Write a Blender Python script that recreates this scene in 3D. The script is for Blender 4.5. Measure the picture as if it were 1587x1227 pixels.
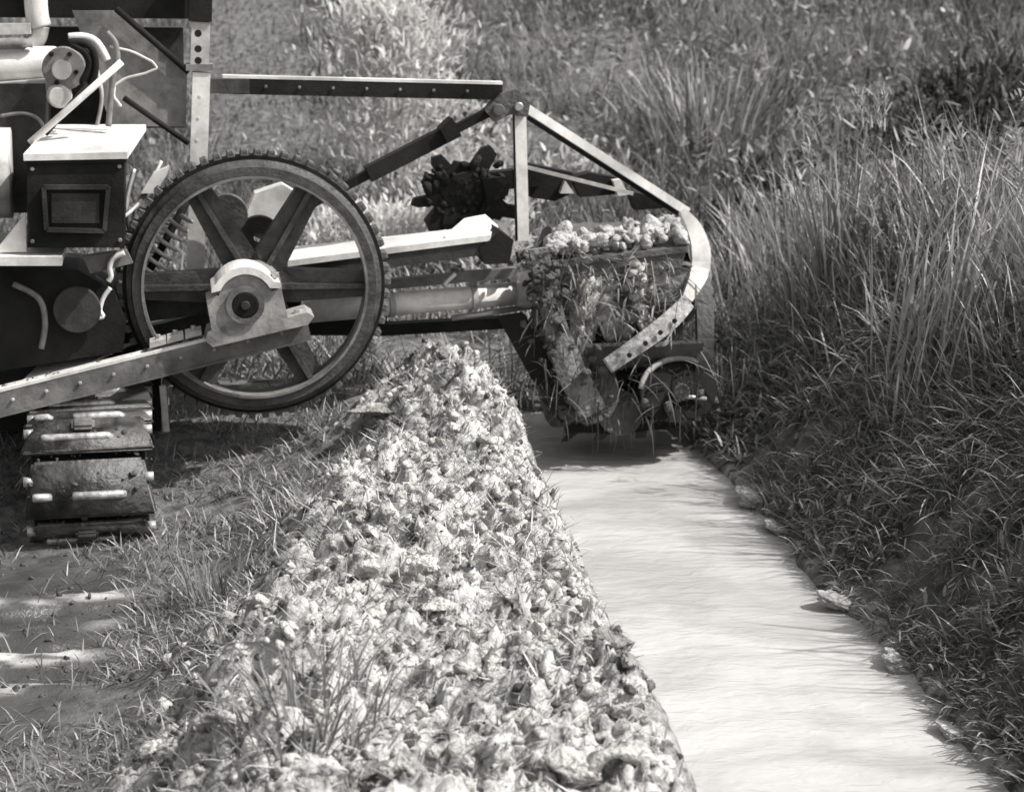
import bpy, bmesh, math, random
import numpy as np
from mathutils import Vector, Matrix, Euler

for o in list(bpy.data.objects): bpy.data.objects.remove(o)
S = bpy.context.scene
COL = S.collection
R = math.radians
random.seed(7)
RNG = np.random.default_rng(11)

# ------------------------------------------------------------------ camera
F, CX, CY, HC, PITCH = 3000.0, 793.5, 613.5, 2.4, R(13.4)
cam_d = bpy.data.cameras.new('camera'); cam = bpy.data.objects.new('camera', cam_d); COL.objects.link(cam)
cam.location = (0, 0, HC); cam.rotation_euler = (math.pi/2 - PITCH, 0, 0)
cam_d.sensor_width = 36; cam_d.lens = F/1587*36
cam_d.clip_start = .1; cam_d.clip_end = 800
cam_d.dof.use_dof = True; cam_d.dof.focus_distance = 7.5; cam_d.dof.aperture_fstop = 3.5
S.camera = cam

# ------------------------------------------------------------------ light
SUN_EL, SUN_AZ = R(50), R(100)          # azimuth measured from +Y (away) towards +X (right)
W = bpy.data.worlds.new('World'); S.world = W; W.use_nodes = True
nt = W.node_tree; nt.nodes.clear()
sky = nt.nodes.new('ShaderNodeTexSky'); sky.sky_type = 'NISHITA'; sky.sun_disc = False
sky.sun_elevation = SUN_EL; sky.sun_rotation = SUN_AZ; sky.dust_density = 2.5
bw = nt.nodes.new('ShaderNodeRGBToBW'); bg = nt.nodes.new('ShaderNodeBackground'); bg.inputs[1].default_value = .14
wo = nt.nodes.new('ShaderNodeOutputWorld')
nt.links.new(sky.outputs[0], bw.inputs[0]); nt.links.new(bw.outputs[0], bg.inputs[0]); nt.links.new(bg.outputs[0], wo.inputs[0])
sl = bpy.data.lights.new('sun', 'SUN'); sl.energy = 3.3; sl.angle = R(.6); sl.color = (1, .975, .945)
so = bpy.data.objects.new('sun', sl); COL.objects.link(so)
sd = Vector((math.sin(SUN_AZ)*math.cos(SUN_EL), math.cos(SUN_AZ)*math.cos(SUN_EL), math.sin(SUN_EL)))
so.rotation_euler = sd.to_track_quat('Z', 'Y').to_euler()
vs = S.view_settings; vs.view_transform = 'Standard'; vs.look = 'None'; vs.gamma = 1; vs.exposure = 0.78
vs.use_curve_mapping = False
S.cycles.max_bounces = 4; S.cycles.diffuse_bounces = 2; S.cycles.glossy_bounces = 2; S.cycles.transmission_bounces = 2

# ------------------------------------------------------------------ materials (the photograph is black and white: greys only)
def grey(v): return (v, v*.985, v*.965, 1)
MATS = {}
def mat(name, v, rough=.6, metal=0., dark=.5, scale=8., amount=.6, bump=.15, bscale=40., stretch=None, spec=.5, world=False, coarse=0, cmin=.32):
    """grey paint / metal / earth with worn patches (noise between v and v*dark) and fine relief"""
    m = bpy.data.materials.new(name); m.use_nodes = True; n = m.node_tree.nodes; l = m.node_tree.links
    p = n['Principled BSDF']; p.inputs['Metallic'].default_value = metal; p.inputs['Specular IOR Level'].default_value = spec
    tc = n.new('ShaderNodeTexCoord'); mp = n.new('ShaderNodeMapping'); l.new(n.new('ShaderNodeNewGeometry').outputs['Position'] if world else tc.outputs['Object'], mp.inputs[0])
    if stretch: mp.inputs['Scale'].default_value = stretch
    a = n.new('ShaderNodeTexNoise'); a.inputs['Scale'].default_value = scale; a.inputs['Detail'].default_value = 8; a.inputs['Roughness'].default_value = .68
    l.new(mp.outputs[0], a.inputs['Vector'])
    r = n.new('ShaderNodeValToRGB'); e = r.color_ramp.elements
    e[0].position = .5 - .22; e[1].position = .5 + .1; e[0].color = grey(v*dark); e[1].color = grey(v)
    l.new(a.outputs[0], r.inputs[0])
    mx = n.new('ShaderNodeMix'); mx.data_type = 'RGBA'; mx.inputs[0].default_value = amount
    mx.inputs[6].default_value = grey(v); l.new(r.outputs[0], mx.inputs[7])
    if coarse:
        c = n.new('ShaderNodeTexNoise'); c.inputs['Scale'].default_value = coarse; c.inputs['Detail'].default_value = 5; l.new(mp.outputs[0], c.inputs['Vector'])
        cr = n.new('ShaderNodeValToRGB'); ce = cr.color_ramp.elements; ce[0].position = .36; ce[1].position = .54; ce[0].color = grey(cmin); ce[1].color = grey(1.); l.new(c.outputs[0], cr.inputs[0])
        mm = n.new('ShaderNodeMix'); mm.data_type = 'RGBA'; mm.blend_type = 'MULTIPLY'; mm.inputs[0].default_value = 1; l.new(mx.outputs[2], mm.inputs[6]); l.new(cr.outputs[0], mm.inputs[7]); mx = mm
    l.new(mx.outputs[2], p.inputs['Base Color'])
    rr = n.new('ShaderNodeMapRange'); rr.inputs[3].default_value = max(.02, rough-.15); rr.inputs[4].default_value = min(1, rough+.2)
    l.new(a.outputs[0], rr.inputs[0]); l.new(rr.outputs[0], p.inputs['Roughness'])
    if bump:
        b = n.new('ShaderNodeTexNoise'); b.inputs['Scale'].default_value = bscale; b.inputs['Detail'].default_value = 5
        l.new(mp.outputs[0], b.inputs['Vector'])
        bp = n.new('ShaderNodeBump'); bp.inputs['Strength'].default_value = bump; bp.inputs['Distance'].default_value = .02
        l.new(b.outputs[0], bp.inputs['Height']); l.new(bp.outputs[0], p.inputs['Normal'])
    MATS[name] = m; return m
mat('white_paint', .78, .5, dark=.4, scale=14, amount=.55, bump=.05, bscale=90, coarse=2.3, cmin=.6)
mat('pale_paint', .5, .5, dark=.35, scale=14, amount=.7, bump=.08, bscale=90, coarse=3, cmin=.5)
mat('mid_paint', .22, .55, dark=.3, scale=16, amount=.8, bump=.1, bscale=80, coarse=3, cmin=.5, spec=.35)
mat('dark_paint', .05, .6, dark=.3, scale=16, amount=.8, bump=.15, bscale=70, coarse=3, cmin=.45, spec=.25)
mat('black_iron', .02, .7, dark=.4, scale=16, amount=.7, bump=.15, bscale=70, coarse=3, cmin=.5, spec=.15)
mat('muddy_iron', .1, .7, dark=.25, scale=11, amount=.8, bump=.5)
mat('mud_on_steel', .2, .75, dark=.2, scale=14, amount=.9, bump=.8)
mat('worn_steel', .45, .35, metal=.55, dark=.4, scale=12, amount=.6, bump=.05, bscale=90)
mat('bright_steel', .62, .3, metal=.5, dark=.5, scale=16, amount=.5, bump=.1)
mat('clod', .6, .55, dark=.35, scale=18, amount=.8, bump=1., bscale=60, spec=.5, world=True, coarse=4.2, cmin=.28)
mat('dark_clod', .11, .75, dark=.3, scale=22, amount=.9, bump=1., bscale=80, world=True, spec=.25)
mat('grouser', .55, .35, metal=.4, dark=.03, scale=13, amount=1, bump=.2)
mat('knife_mud', .42, .5, dark=.08, scale=22, amount=1, bump=.5)
mat('bank_clod', .48, .6, dark=.3, scale=18, amount=.9, bump=1., bscale=60, world=True)
mat('worn_paint', .07, .5, dark=.3, scale=16, amount=.9, bump=.25, bscale=60, coarse=4, cmin=.4)
mat('black_mud', .025, .8, dark=.4, scale=20, amount=.8, bump=.8, bscale=60, spec=.15)
mat('greasy_paint', .36, .5, dark=.25, scale=9, amount=.9, bump=.12, bscale=60, coarse=5, cmin=.45)
mat('track_steel', .09, .45, dark=.15, scale=12, amount=1, bump=.5, bscale=40, coarse=6, cmin=.2)
mat('stone', .6, .6, dark=.55, scale=7, amount=.6, bump=.4)

def blade_mat(name, lo, hi, bias=.5, trans=.25, rough=.55):
    m = bpy.data.materials.new(name); m.use_nodes = True; n = m.node_tree.nodes; l = m.node_tree.links
    p = n['Principled BSDF']; g = n.new('ShaderNodeNewGeometry'); r = n.new('ShaderNodeValToRGB')
    e = r.color_ramp.elements; e[0].color = grey(lo); e[1].color = grey(hi); e[0].position = max(0, bias-.45); e[1].position = 1
    x = r.color_ramp.elements.new(min(.99, bias+.25)); x.color = grey(lo+(hi-lo)*.35)
    l.new(g.outputs['Random Per Island'], r.inputs[0]); l.new(r.outputs[0], p.inputs['Base Color'])
    p.inputs['Roughness'].default_value = rough; p.inputs['Specular IOR Level'].default_value = .35
    t = n.new('ShaderNodeBsdfTranslucent'); l.new(r.outputs[0], t.inputs[0])
    mx = n.new('ShaderNodeMixShader'); mx.inputs[0].default_value = trans
    l.new(p.outputs[0], mx.inputs[1]); l.new(t.outputs[0], mx.inputs[2]); l.new(mx.outputs[0], n['Material Output'].inputs[0])
    MATS[name] = m; return m
blade_mat('bank_grass', .1, .58, .4, .4)
blade_mat('reed', .1, .6, .42, .3)
blade_mat('dry_reed', .22, .62, .3)
blade_mat('back_grass', .1, .46, .45, .35)
blade_mat('dark_sedge', .03, .24, .45, .25)
blade_mat('cut_weeds', .1, .7, .4)
blade_mat('weed_leaf', .07, .52, .42, .35)
blade_mat('pale_leaf', .5, .8, .3, .4)
blade_mat('dark_leaf', .03, .2)
blade_mat('short_grass', .1, .55, .4)
blade_mat('pale_bush', .42, .75, .3, .35)
blade_mat('pale_grass', .12, .5, .4)

# ------------------------------------------------------------------ pixel -> place
CP, SP = math.cos(PITCH), math.sin(PITCH)
def ray(px, py):
    xc = (px-CX)/F; yc = (CY-py)/F
    return Vector((xc, CP + yc*SP, -SP + yc*CP))
def U(px, py, Y):
    d = ray(px, py); return Vector((0, 0, HC)) + d*(Y/d.y)
YAW = .18; XW = -1.235
def M(px, py, off=0.):
    """a point of the machine: its cross frame runs to the right and slightly away"""
    d = ray(px, py); k = d.x/d.y
    Y = (9.2 - YAW*XW + off)/(1 - YAW*k)
    return Vector((0, 0, HC)) + d*(Y/d.y)
LAT = Vector((1, YAW, 0)).normalized()      # machine's sideways direction
FWD = Vector((-YAW, 1, 0)).normalized()     # machine's heading, away from the camera
UP = Vector((0, 0, 1))

# ------------------------------------------------------------------ mesh helpers
def link(name, me, m=None, parent=None, smooth=False):
    o = bpy.data.objects.new(name, me); COL.objects.link(o)
    if m: me.materials.clear(); me.materials.append(MATS[m] if isinstance(m, str) else m)
    if smooth:
        me.polygons.foreach_set('use_smooth', np.ones(len(me.polygons), bool))
    if parent: o.parent = parent
    return o
def tag(o, label=None, cat=None, group=None, kind=None):
    if label: o['label'] = label
    if cat: o['category'] = cat
    if group: o['group'] = group
    if kind: o['kind'] = kind
    return o
def bm_obj(name, bm, m, parent=None, smooth=False, bevel=0., seg=2):
    if bevel:
        es = [e for e in bm.edges if len(e.link_faces) == 2 and e.calc_face_angle(0) > .6]
        bmesh.ops.bevel(bm, geom=es, offset=bevel, segments=seg, affect='EDGES', profile=.6, clamp_overlap=True)
    bmesh.ops.recalc_face_normals(bm, faces=bm.faces)
    me = bpy.data.meshes.new(name); bm.to_mesh(me); bm.free()
    return link(name, me, m, parent, smooth)
def frame_of(d, up=UP):
    d = d.normalized()
    if abs(d.dot(up)) > .98: up = FWD
    s = d.cross(up).normalized(); u = s.cross(d).normalized()
    return d, s, u
def add_bar(bm, p0, p1, w, h, up=UP, w1=None, h1=None):
    d, s, u = frame_of(p1-p0, up); w1 = w if w1 is None else w1; h1 = h if h1 is None else h1
    vs_ = []
    for p, a, b in ((p0, w, h), (p1, w1, h1)):
        for i, j in ((-1, -1), (1, -1), (1, 1), (-1, 1)): vs_.append(bm.verts.new(p + s*a/2*i + u*b/2*j))
    q = vs_
    for f in ((0, 3, 2, 1), (4, 5, 6, 7), (0, 1, 5, 4), (1, 2, 6, 5), (2, 3, 7, 6), (3, 0, 4, 7)): bm.faces.new([q[i] for i in f])
def bar(name, p0, p1, w, h, m, parent, up=UP, bevel=.006, **k):
    bm = bmesh.new(); add_bar(bm, p0, p1, w, h, up, **k); return bm_obj(name, bm, m, parent, False, bevel)
def add_tube(bm, pts, r, n=12, closed=False, caps=True, r_end=None):
    pts = [Vector(p) for p in pts]; N = len(pts); rings = []; last = None
    for i, p in enumerate(pts):
        if closed: t = pts[(i+1) % N] - pts[i-1]
        else: t = pts[min(i+1, N-1)] - pts[max(i-1, 0)]
        t.normalize()
        if last is None:
            a = t.cross(UP if abs(t.z) < .95 else Vector((1, 0, 0))).normalized()
        else:
            a = (last - t*last.dot(t)).normalized()
        last = a; b = t.cross(a)
        rr = r if r_end is None else r + (r_end-r)*i/(N-1)
        rings.append([bm.verts.new(p + (a*math.cos(2*math.pi*k/n) + b*math.sin(2*math.pi*k/n))*rr) for k in range(n)])
    for i in range(N if closed else N-1):
        A, B = rings[i], rings[(i+1) % N]
        for k in range(n): bm.faces.new((A[k], A[(k+1) % n], B[(k+1) % n], B[k]))
    if caps and not closed:
        bm.faces.new(rings[0][::-1]); bm.faces.new(rings[-1])
def catmull(P, k=6, closed=False):
    P = [Vector(p) for p in P]; N = len(P); out = []
    for i in range(N if closed else N-1):
        g = (lambda j: P[j % N]) if closed else (lambda j: P[max(0, min(N-1, j))])
        a, b, c, d = g(i-1), g(i), g(i+1), g(i+2)
        for q in range(k):
            t = q/k; out.append(.5*((2*b)+(c-a)*t+(2*a-5*b+4*c-d)*t*t+(3*b-a-3*c+d)*t**3))
    if not closed: out.append(P[-1])
    return out
def tube(name, pts, r, m, parent, n=14, **k):
    if 2 < len(pts) < 28: pts = catmull(pts, 6, k.get('closed', False))
    bm = bmesh.new(); add_tube(bm, pts, r, n, **k)
    o = bm_obj(name, bm, m, parent, True)
    return o
def autosmooth(o, ang=35):
    me = o.data; bm = bmesh.new(); bm.from_mesh(me)
    for e in bm.edges: e.smooth = not (len(e.link_faces) == 2 and e.calc_face_angle(0) > R(ang))
    for f in bm.faces: f.smooth = True
    bm.to_mesh(me); bm.free(); return o
def add_prism(bm, pts, depth_vec):
    """closed outline (list of Vectors) extruded along depth_vec"""
    a = [bm.verts.new(p) for p in pts]; b = [bm.verts.new(p+depth_vec) for p in pts]; n = len(pts)
    bm.faces.new(a); bm.faces.new(b[::-1])
    for i in range(n): bm.faces.new((a[i], b[i], b[(i+1) % n], a[(i+1) % n]))
def prism(name, pts, dv, m, parent, bevel=.004, smooth=False):
    bm = bmesh.new(); add_prism(bm, pts, dv); return bm_obj(name, bm, m, parent, smooth, bevel)
def add_rev(bm, c, ax, prof, n=48):
    """profile [(radius, along)] closed, turned round the axis ax at c"""
    ax = ax.normalized(); a = ax.cross(UP).normalized() if abs(ax.z) < .95 else Vector((1, 0, 0)); b = ax.cross(a)
    rings = []
    for k in range(n):
        t = 2*math.pi*k/n; d = a*math.cos(t)+b*math.sin(t)
        rings.append([bm.verts.new(c + d*r + ax*z) for r, z in prof])
    P = len(prof)
    for k in range(n):
        A, B = rings[k], rings[(k+1) % n]
        for i in range(P): bm.faces.new((A[i], A[(i+1) % P], B[(i+1) % P], B[i]))
def rev(name, c, ax, prof, m, parent, n=48):
    bm = bmesh.new(); add_rev(bm, c, ax, prof, n); o = bm_obj(name, bm, m, parent, True); return autosmooth(o)
def disc(name, c, ax, r, h, m, parent, n=28, r2=None, bev=.004):
    """solid cylinder from c along ax"""
    r2 = r if r2 is None else r2
    ax = ax.normalized(); a = ax.cross(UP).normalized() if abs(ax.z) < .95 else Vector((1, 0, 0)); b = ax.cross(a)
    bm = bmesh.new()
    lay = [(r-bev, 0), (r, bev), (r2, h-bev), (r2-bev, h)]
    rings = [[bm.verts.new(c + (a*math.cos(2*math.pi*k/n)+b*math.sin(2*math.pi*k/n))*rr + ax*z) for k in range(n)] for rr, z in lay]
    for A, B in zip(rings, rings[1:]):
        for k in range(n): bm.faces.new((A[k], A[(k+1) % n], B[(k+1) % n], B[k]))
    bm.faces.new(rings[0][::-1]); bm.faces.new(rings[-1])
    return autosmooth(bm_obj(name, bm, m, parent, True))

# ------------------------------------------------------------------ value noise (numpy)
U0 = RNG.uniform
_T = np.random.default_rng(5).random((256, 256))
def vnoise(x, y):
    xi = np.floor(x).astype(int); yi = np.floor(y).astype(int); fx = x-xi; fy = y-yi
    fx = fx*fx*(3-2*fx); fy = fy*fy*(3-2*fy)
    g = lambda a, b: _T[a % 256, b % 256]
    return (g(xi, yi)*(1-fx)+g(xi+1, yi)*fx)*(1-fy)+(g(xi, yi+1)*(1-fx)+g(xi+1, yi+1)*fx)*fy
def fbm(x, y, o=4):
    s = 0; a = .5
    for i in range(o): s = s + a*vnoise(x*2**i+17*i, y*2**i+31*i); a *= .5
    return s
_W = np.random.default_rng(6).random((128, 128, 3))
def worley(x, y):
    xi = np.floor(x).astype(int); yi = np.floor(y).astype(int); best = np.full(np.shape(x), 9.); hid = np.zeros(np.shape(x))
    for i in (-1, 0, 1):
        for j in (-1, 0, 1):
            c = _W[(xi+i) % 128, (yi+j) % 128]; d = np.hypot(xi+i+c[..., 0]-x, yi+j+c[..., 1]-y)
            hid = np.where(d < best, c[..., 2], hid); best = np.minimum(best, d)
    return best, hid
def crag(x, y):
    wx_ = x + .10*(fbm(x*5, y*5+7, 3)-.5); wy_ = y + .10*(fbm(x*5+31, y*5, 3)-.5); z = 0
    for sc, am in ((3.1, .10), (8, .095), (17, .06), (36, .03)):
        d, h = worley(wx_*sc+sc, wy_*sc); z = z + am*np.sqrt(np.clip(1-(d/.85)**2, 0, 1))*(.35+.9*h)
    return z
def sst(a, b, x):
    t = np.clip((x-a)/(b-a), 0, 1); return t*t*(3-2*t)

# ------------------------------------------------------------------ ground
WATER = -.30
def XL(Y): return .58 - .117*(Y-5.16) - .2*sst(8.6, 10.3, Y)
def XR(Y): return 1.55 - .142*(Y-5.8)
def XRw(Y): return XR(Y) - .14*(fbm(Y*2.1+40, np.asarray(Y)*0+7.7, 3)-.45)
def mound_w(X, Y):
    """how far a place lies on the heap of thrown spoil (0..1)"""
    left = -1.42 + .12*(Y-5.8) + .9*(fbm(X*1.3+3, Y*1.3)-.47)
    w = sst(left, left+.8, X) * sst(10.3, 9.5, Y)
    return w
def height(X, Y, fine=True):
    X = np.asarray(X, float); Y = np.asarray(Y, float)
    wob = .10*(fbm(Y*1.7+9, X*0+2.3, 3)-.45)
    xl, xr = XL(Y)+wob, XRw(Y)
    end = sst(11.4, 10.5, Y)                                 # the cut stops under the digging wheel
    z = -.24*sst(-.7, -1.5, X)*sst(9.6, 8.6, Y)              # low wet strip the track runs in
    w = mound_w(X, Y)
    z = z + w*(.16*fbm(X*1.6, Y*1.6, 3) + .12*sst(7.8, 9.2, Y))
    z = z + w*np.where(w > .01, crag(X, Y), 0)*(.3+.7*sst(-.1, -.24, X-xl))
    z = z + .035*w*(fbm(X*26, Y*26, 3)-.5)
    z = z + .05*(fbm(X*2.2+50, Y*2.2, 4)-.5)
    # right bank
    rb = sst(0, 1.5, X-xr); z = np.where(X > xr, z*(1-end) + end*(WATER-.02 + .05*sst(0, .05, X-xr) + .04*(fbm(X*16, Y*16, 4)-.4)*sst(0, .05, X-xr) + .75*sst(.04, 1.3, X-xr) + .14*sst(1.2, 4, X-xr) + .08*(fbm(X*3, Y*3, 4)-.5)*rb + .42*sst(.12, .45, X-xr)*np.where((X > xr) & (X < xr+1.6), crag(X+9, Y), .1)), z)
    mid = (xl+xr)/2
    zr = z
    cut = end*sst(xl-.12, xl+.04, X)*np.where(X < mid, 1, sst(xr+.10, xr-.05, X))
    z = z*(1-cut) + (-.62)*cut
    # rising ground behind
    z = z + 2.0*sst(12.5, 27, Y) + .35*sst(2.5, 6, X)*sst(7, 12, Y)
    z = z + .12*(fbm(X*.6+8, Y*.6, 3)-.5)*sst(11, 14, Y)
    # prints of the track shoes in the wet strip
    pr = sst(-1.5, -1.66, X)*sst(-2.6, -2.3, X)*sst(6.35, 6.6, Y)*sst(7.8, 7.5, Y)*sst(.28, .46, fbm(X*1.4+2, Y*2.2, 3))
    ph = (Y - .22*X - .06*np.sin(X*2.4)) / .34*2*math.pi
    z = z + .03*(fbm(X*9, Y*14, 5)-.5)*sst(-1.1, -1.4, X)*sst(9, 8.4, Y)
    z = z + pr*(.032*np.sin(ph+.8*np.sin(X*3+Y)) - .012)
    return z
def axis(segs):
    out = []
    for a, b, st in segs: out.append(np.arange(a, b, st))
    return np.concatenate(out + [[segs[-1][1]]])
gx = axis([(-160, -20, 20), (-20, -4, 1), (-4, -2.6, .1), (-2.6, -1.4, .026), (-1.4, .75, .013), (.75, 2.4, .018), (2.4, 5, .08), (5, 20, 1), (20, 160, 20)])
gy = axis([(-60, 2, 6), (2, 4.4, .15), (4.4, 9.9, .015), (9.9, 10.8, .028), (10.8, 14, .1), (14, 30, .4), (30, 60, 5), (60, 400, 40)])
GX, GY = np.meshgrid(gx, gy); GZ = height(GX, GY)
def grid_mesh(name, X, Y, Z):
    ny, nx = X.shape; me = bpy.data.meshes.new(name)
    v = np.stack([X.ravel(), Y.ravel(), Z.ravel()], 1)
    i = np.arange(nx*ny).reshape(ny, nx)
    q = np.stack([i[:-1, :-1], i[:-1, 1:], i[1:, 1:], i[1:, :-1]], -1).reshape(-1, 4)
    me.vertices.add(len(v)); me.vertices.foreach_set('co', v.ravel().astype(np.float32))
    me.loops.add(q.size); me.loops.foreach_set('vertex_index', q.ravel().astype(np.int32))
    me.polygons.add(len(q)); me.polygons.foreach_set('loop_start', np.arange(0, q.size, 4, dtype=np.int32))
    me.update(calc_edges=True); me.validate(); return me
gme = grid_mesh('ground', GX, GY, GZ)
spoil = mound_w(GX, GY)*(.25+.75*sst(XL(GY)-.06, XL(GY)-.2, GX))*(GX < (XL(GY)+XR(GY))/2)
wet = sst(-1.3, -1.7, GX)*sst(8.6, 7.6, GY)*sst(5.8, 6.2, GY)  # wet mud; its dark colour also carries the shade beside the track
crest_glint = sst(-1.5, -1.66, GX)*sst(-2.6, -2.3, GX)*sst(6.35, 6.6, GY)*sst(7.8, 7.5, GY)*sst(.28, .46, fbm(GX*1.4+2, GY*2.2, 3))*sst(.3, .9, np.sin((GY-.22*GX-.06*np.sin(GX*2.4))/.34*2*math.pi+.8*np.sin(GX*3+GY)))*sst(.30, .48, fbm(GX*5, GY*12, 4))  # pale streaks along the print ridges: wet highlights put into the colour
ledge = sst(-.02, .02, GX-XRw(GY))*sst(.2, .1, GX-XRw(GY))*sst(.34, .5, fbm(GX*6+70, GY*6, 4))*(GY < 10.3)
spoil = np.maximum(spoil, .55*ledge)
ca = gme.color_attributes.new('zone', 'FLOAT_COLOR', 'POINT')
zc = np.stack([spoil.ravel(), wet.ravel(), crest_glint.ravel(), np.ones(spoil.size)], 1).astype(np.float32)
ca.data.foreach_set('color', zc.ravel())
def ground_mat():
    m = bpy.data.materials.new('earth'); m.use_nodes = True; n = m.node_tree.nodes; l = m.node_tree.links
    p = n['Principled BSDF']; at = n.new('ShaderNodeAttribute'); at.attribute_name = 'zone'
    sp = n.new('ShaderNodeSeparateColor'); l.new(at.outputs['Color'], sp.inputs[0])
    tc = n.new('ShaderNodeTexCoord')
    def noise(s, d=8):
        a = n.new('ShaderNodeTexNoise'); a.inputs['Scale'].default_value = s; a.inputs['Detail'].default_value = d; a.inputs['Roughness'].default_value = .65
        l.new(tc.outputs['Object'], a.inputs['Vector']); return a
    def ramp(src, a, b, pa, pb):
        r = n.new('ShaderNodeValToRGB'); e = r.color_ramp.elements; e[0].color = grey(a); e[1].color = grey(b); e[0].position = pa; e[1].position = pb
        l.new(src, r.inputs[0]); return r
    n1, n2, n3 = noise(5), noise(13, 12), noise(60, 8)
    soil = ramp(n2.outputs[0], .05, .2, .38, .62); heap = ramp(n2.outputs[0], .09, .62, .38, .55)
    mx = n.new('ShaderNodeMix'); mx.data_type = 'RGBA'; l.new(sp.outputs[0], mx.inputs[0]); l.new(soil.outputs[0], mx.inputs[6]); l.new(heap.outputs[0], mx.inputs[7])
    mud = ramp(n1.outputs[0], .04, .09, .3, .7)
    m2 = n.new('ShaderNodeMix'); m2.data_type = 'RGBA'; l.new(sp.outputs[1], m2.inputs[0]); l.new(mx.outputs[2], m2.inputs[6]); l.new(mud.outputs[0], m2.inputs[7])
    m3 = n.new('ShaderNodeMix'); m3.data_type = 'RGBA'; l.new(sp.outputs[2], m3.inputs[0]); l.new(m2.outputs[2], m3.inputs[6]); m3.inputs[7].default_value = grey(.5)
    l.new(m3.outputs[2], p.inputs['Base Color'])
    rg = n.new('ShaderNodeMapRange'); rg.inputs[3].default_value = .75; rg.inputs[4].default_value = .16; l.new(sp.outputs[1], rg.inputs[0]); l.new(rg.outputs[0], p.inputs['Roughness'])
    bs = n.new('ShaderNodeMapRange'); bs.inputs[3].default_value = .8; bs.inputs[4].default_value = .4; l.new(sp.outputs[1], bs.inputs[0])
    bp = n.new('ShaderNodeBump'); bp.inputs['Distance'].default_value = .03; l.new(bs.outputs[0], bp.inputs['Strength']); l.new(n3.outputs[0], bp.inputs['Height']); l.new(bp.outputs[0], p.inputs['Normal'])
    MATS['earth'] = m
ground_mat()
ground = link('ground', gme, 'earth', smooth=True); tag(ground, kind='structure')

# water in the ditch
def water_mat():
    m = bpy.data.materials.new('silty_water'); m.use_nodes = True; n = m.node_tree.nodes; l = m.node_tree.links
    p = n['Principled BSDF']; tc = n.new('ShaderNodeTexCoord')
    a = n.new('ShaderNodeTexNoise'); a.inputs['Scale'].default_value = 1.6; a.inputs['Detail'].default_value = 5; l.new(tc.outputs['Object'], a.inputs['Vector'])
    r = n.new('ShaderNodeValToRGB'); e = r.color_ramp.elements; e[0].color = grey(.36); e[1].color = grey(.47); e[0].position = .38; e[1].position = .62
    a.inputs['Distortion'].default_value = 1.2
    l.new(a.outputs[0], r.inputs[0]); l.new(r.outputs[0], p.inputs['Base Color'])
    p.inputs['Roughness'].default_value = .26; p.inputs['IOR'].default_value = 1.33
    mp = n.new('ShaderNodeMapping'); mp.inputs['Scale'].default_value = (3, 7, 1); mp.inputs['Rotation'].default_value = (0, 0, R(-6)); l.new(tc.outputs['Object'], mp.inputs[0])
    b = n.new('ShaderNodeTexNoise'); b.inputs['Scale'].default_value = 1.0; b.inputs['Detail'].default_value = 4; b.inputs['Roughness'].default_value = .55; b.inputs['Distortion'].default_value = .5; l.new(mp.outputs[0], b.inputs['Vector'])
    m2 = n.new('ShaderNodeMapping'); m2.inputs['Scale'].default_value = (10, 20, 1); m2.inputs['Rotation'].default_value = (0, 0, R(9)); l.new(tc.outputs['Object'], m2.inputs[0])
    b2 = n.new('ShaderNodeTexNoise'); b2.inputs['Scale'].default_value = 1.; b2.inputs['Detail'].default_value = 3; b2.inputs['Distortion'].default_value = .8; l.new(m2.outputs[0], b2.inputs['Vector'])
    ad = n.new('ShaderNodeMath'); ad.operation = 'MULTIPLY_ADD'; ad.inputs[1].default_value = .6; l.new(b2.outputs[0], ad.inputs[0]); l.new(b.outputs[0], ad.inputs[2])
    bp = n.new('ShaderNodeBump'); bp.inputs['Strength'].default_value = .4; bp.inputs['Distance'].default_value = .035; l.new(ad.outputs[0], bp.inputs['Height']); l.new(bp.outputs[0], p.inputs['Normal'])
    MATS['silty_water'] = m
water_mat()
wx = np.arange(-.5, 2.3, .035); wy = np.arange(3.2, 11.3, .035); WX, WY = np.meshgrid(wx, wy)
u = np.clip((WX-XL(WY))/(XR(WY)-XL(WY)), 0, 1)
WZ = WATER + .010*np.sin((WY + .25*(u-.5)**2*4*.5)*21 + 2.5*fbm(WX*2, WY*2, 2)) * fbm(WX*1.5+5, WY*1.5, 2) + .01*(fbm(WX*3, WY*7, 3)-.5)
water = link('ditch_water', grid_mesh('ditch_water', WX, WY, WZ), 'silty_water', smooth=True); tag(water, kind='structure')

# ------------------------------------------------------------------ the ditching machine
mach = bpy.data.objects.new('ditching_machine', None); COL.objects.link(mach)
tag(mach, 'tractor mounted ditching machine with spoked iron wheel and muddy digging wheel in the ditch', 'ditcher')
def PX(px, py, off): return M(px, py, off)

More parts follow.
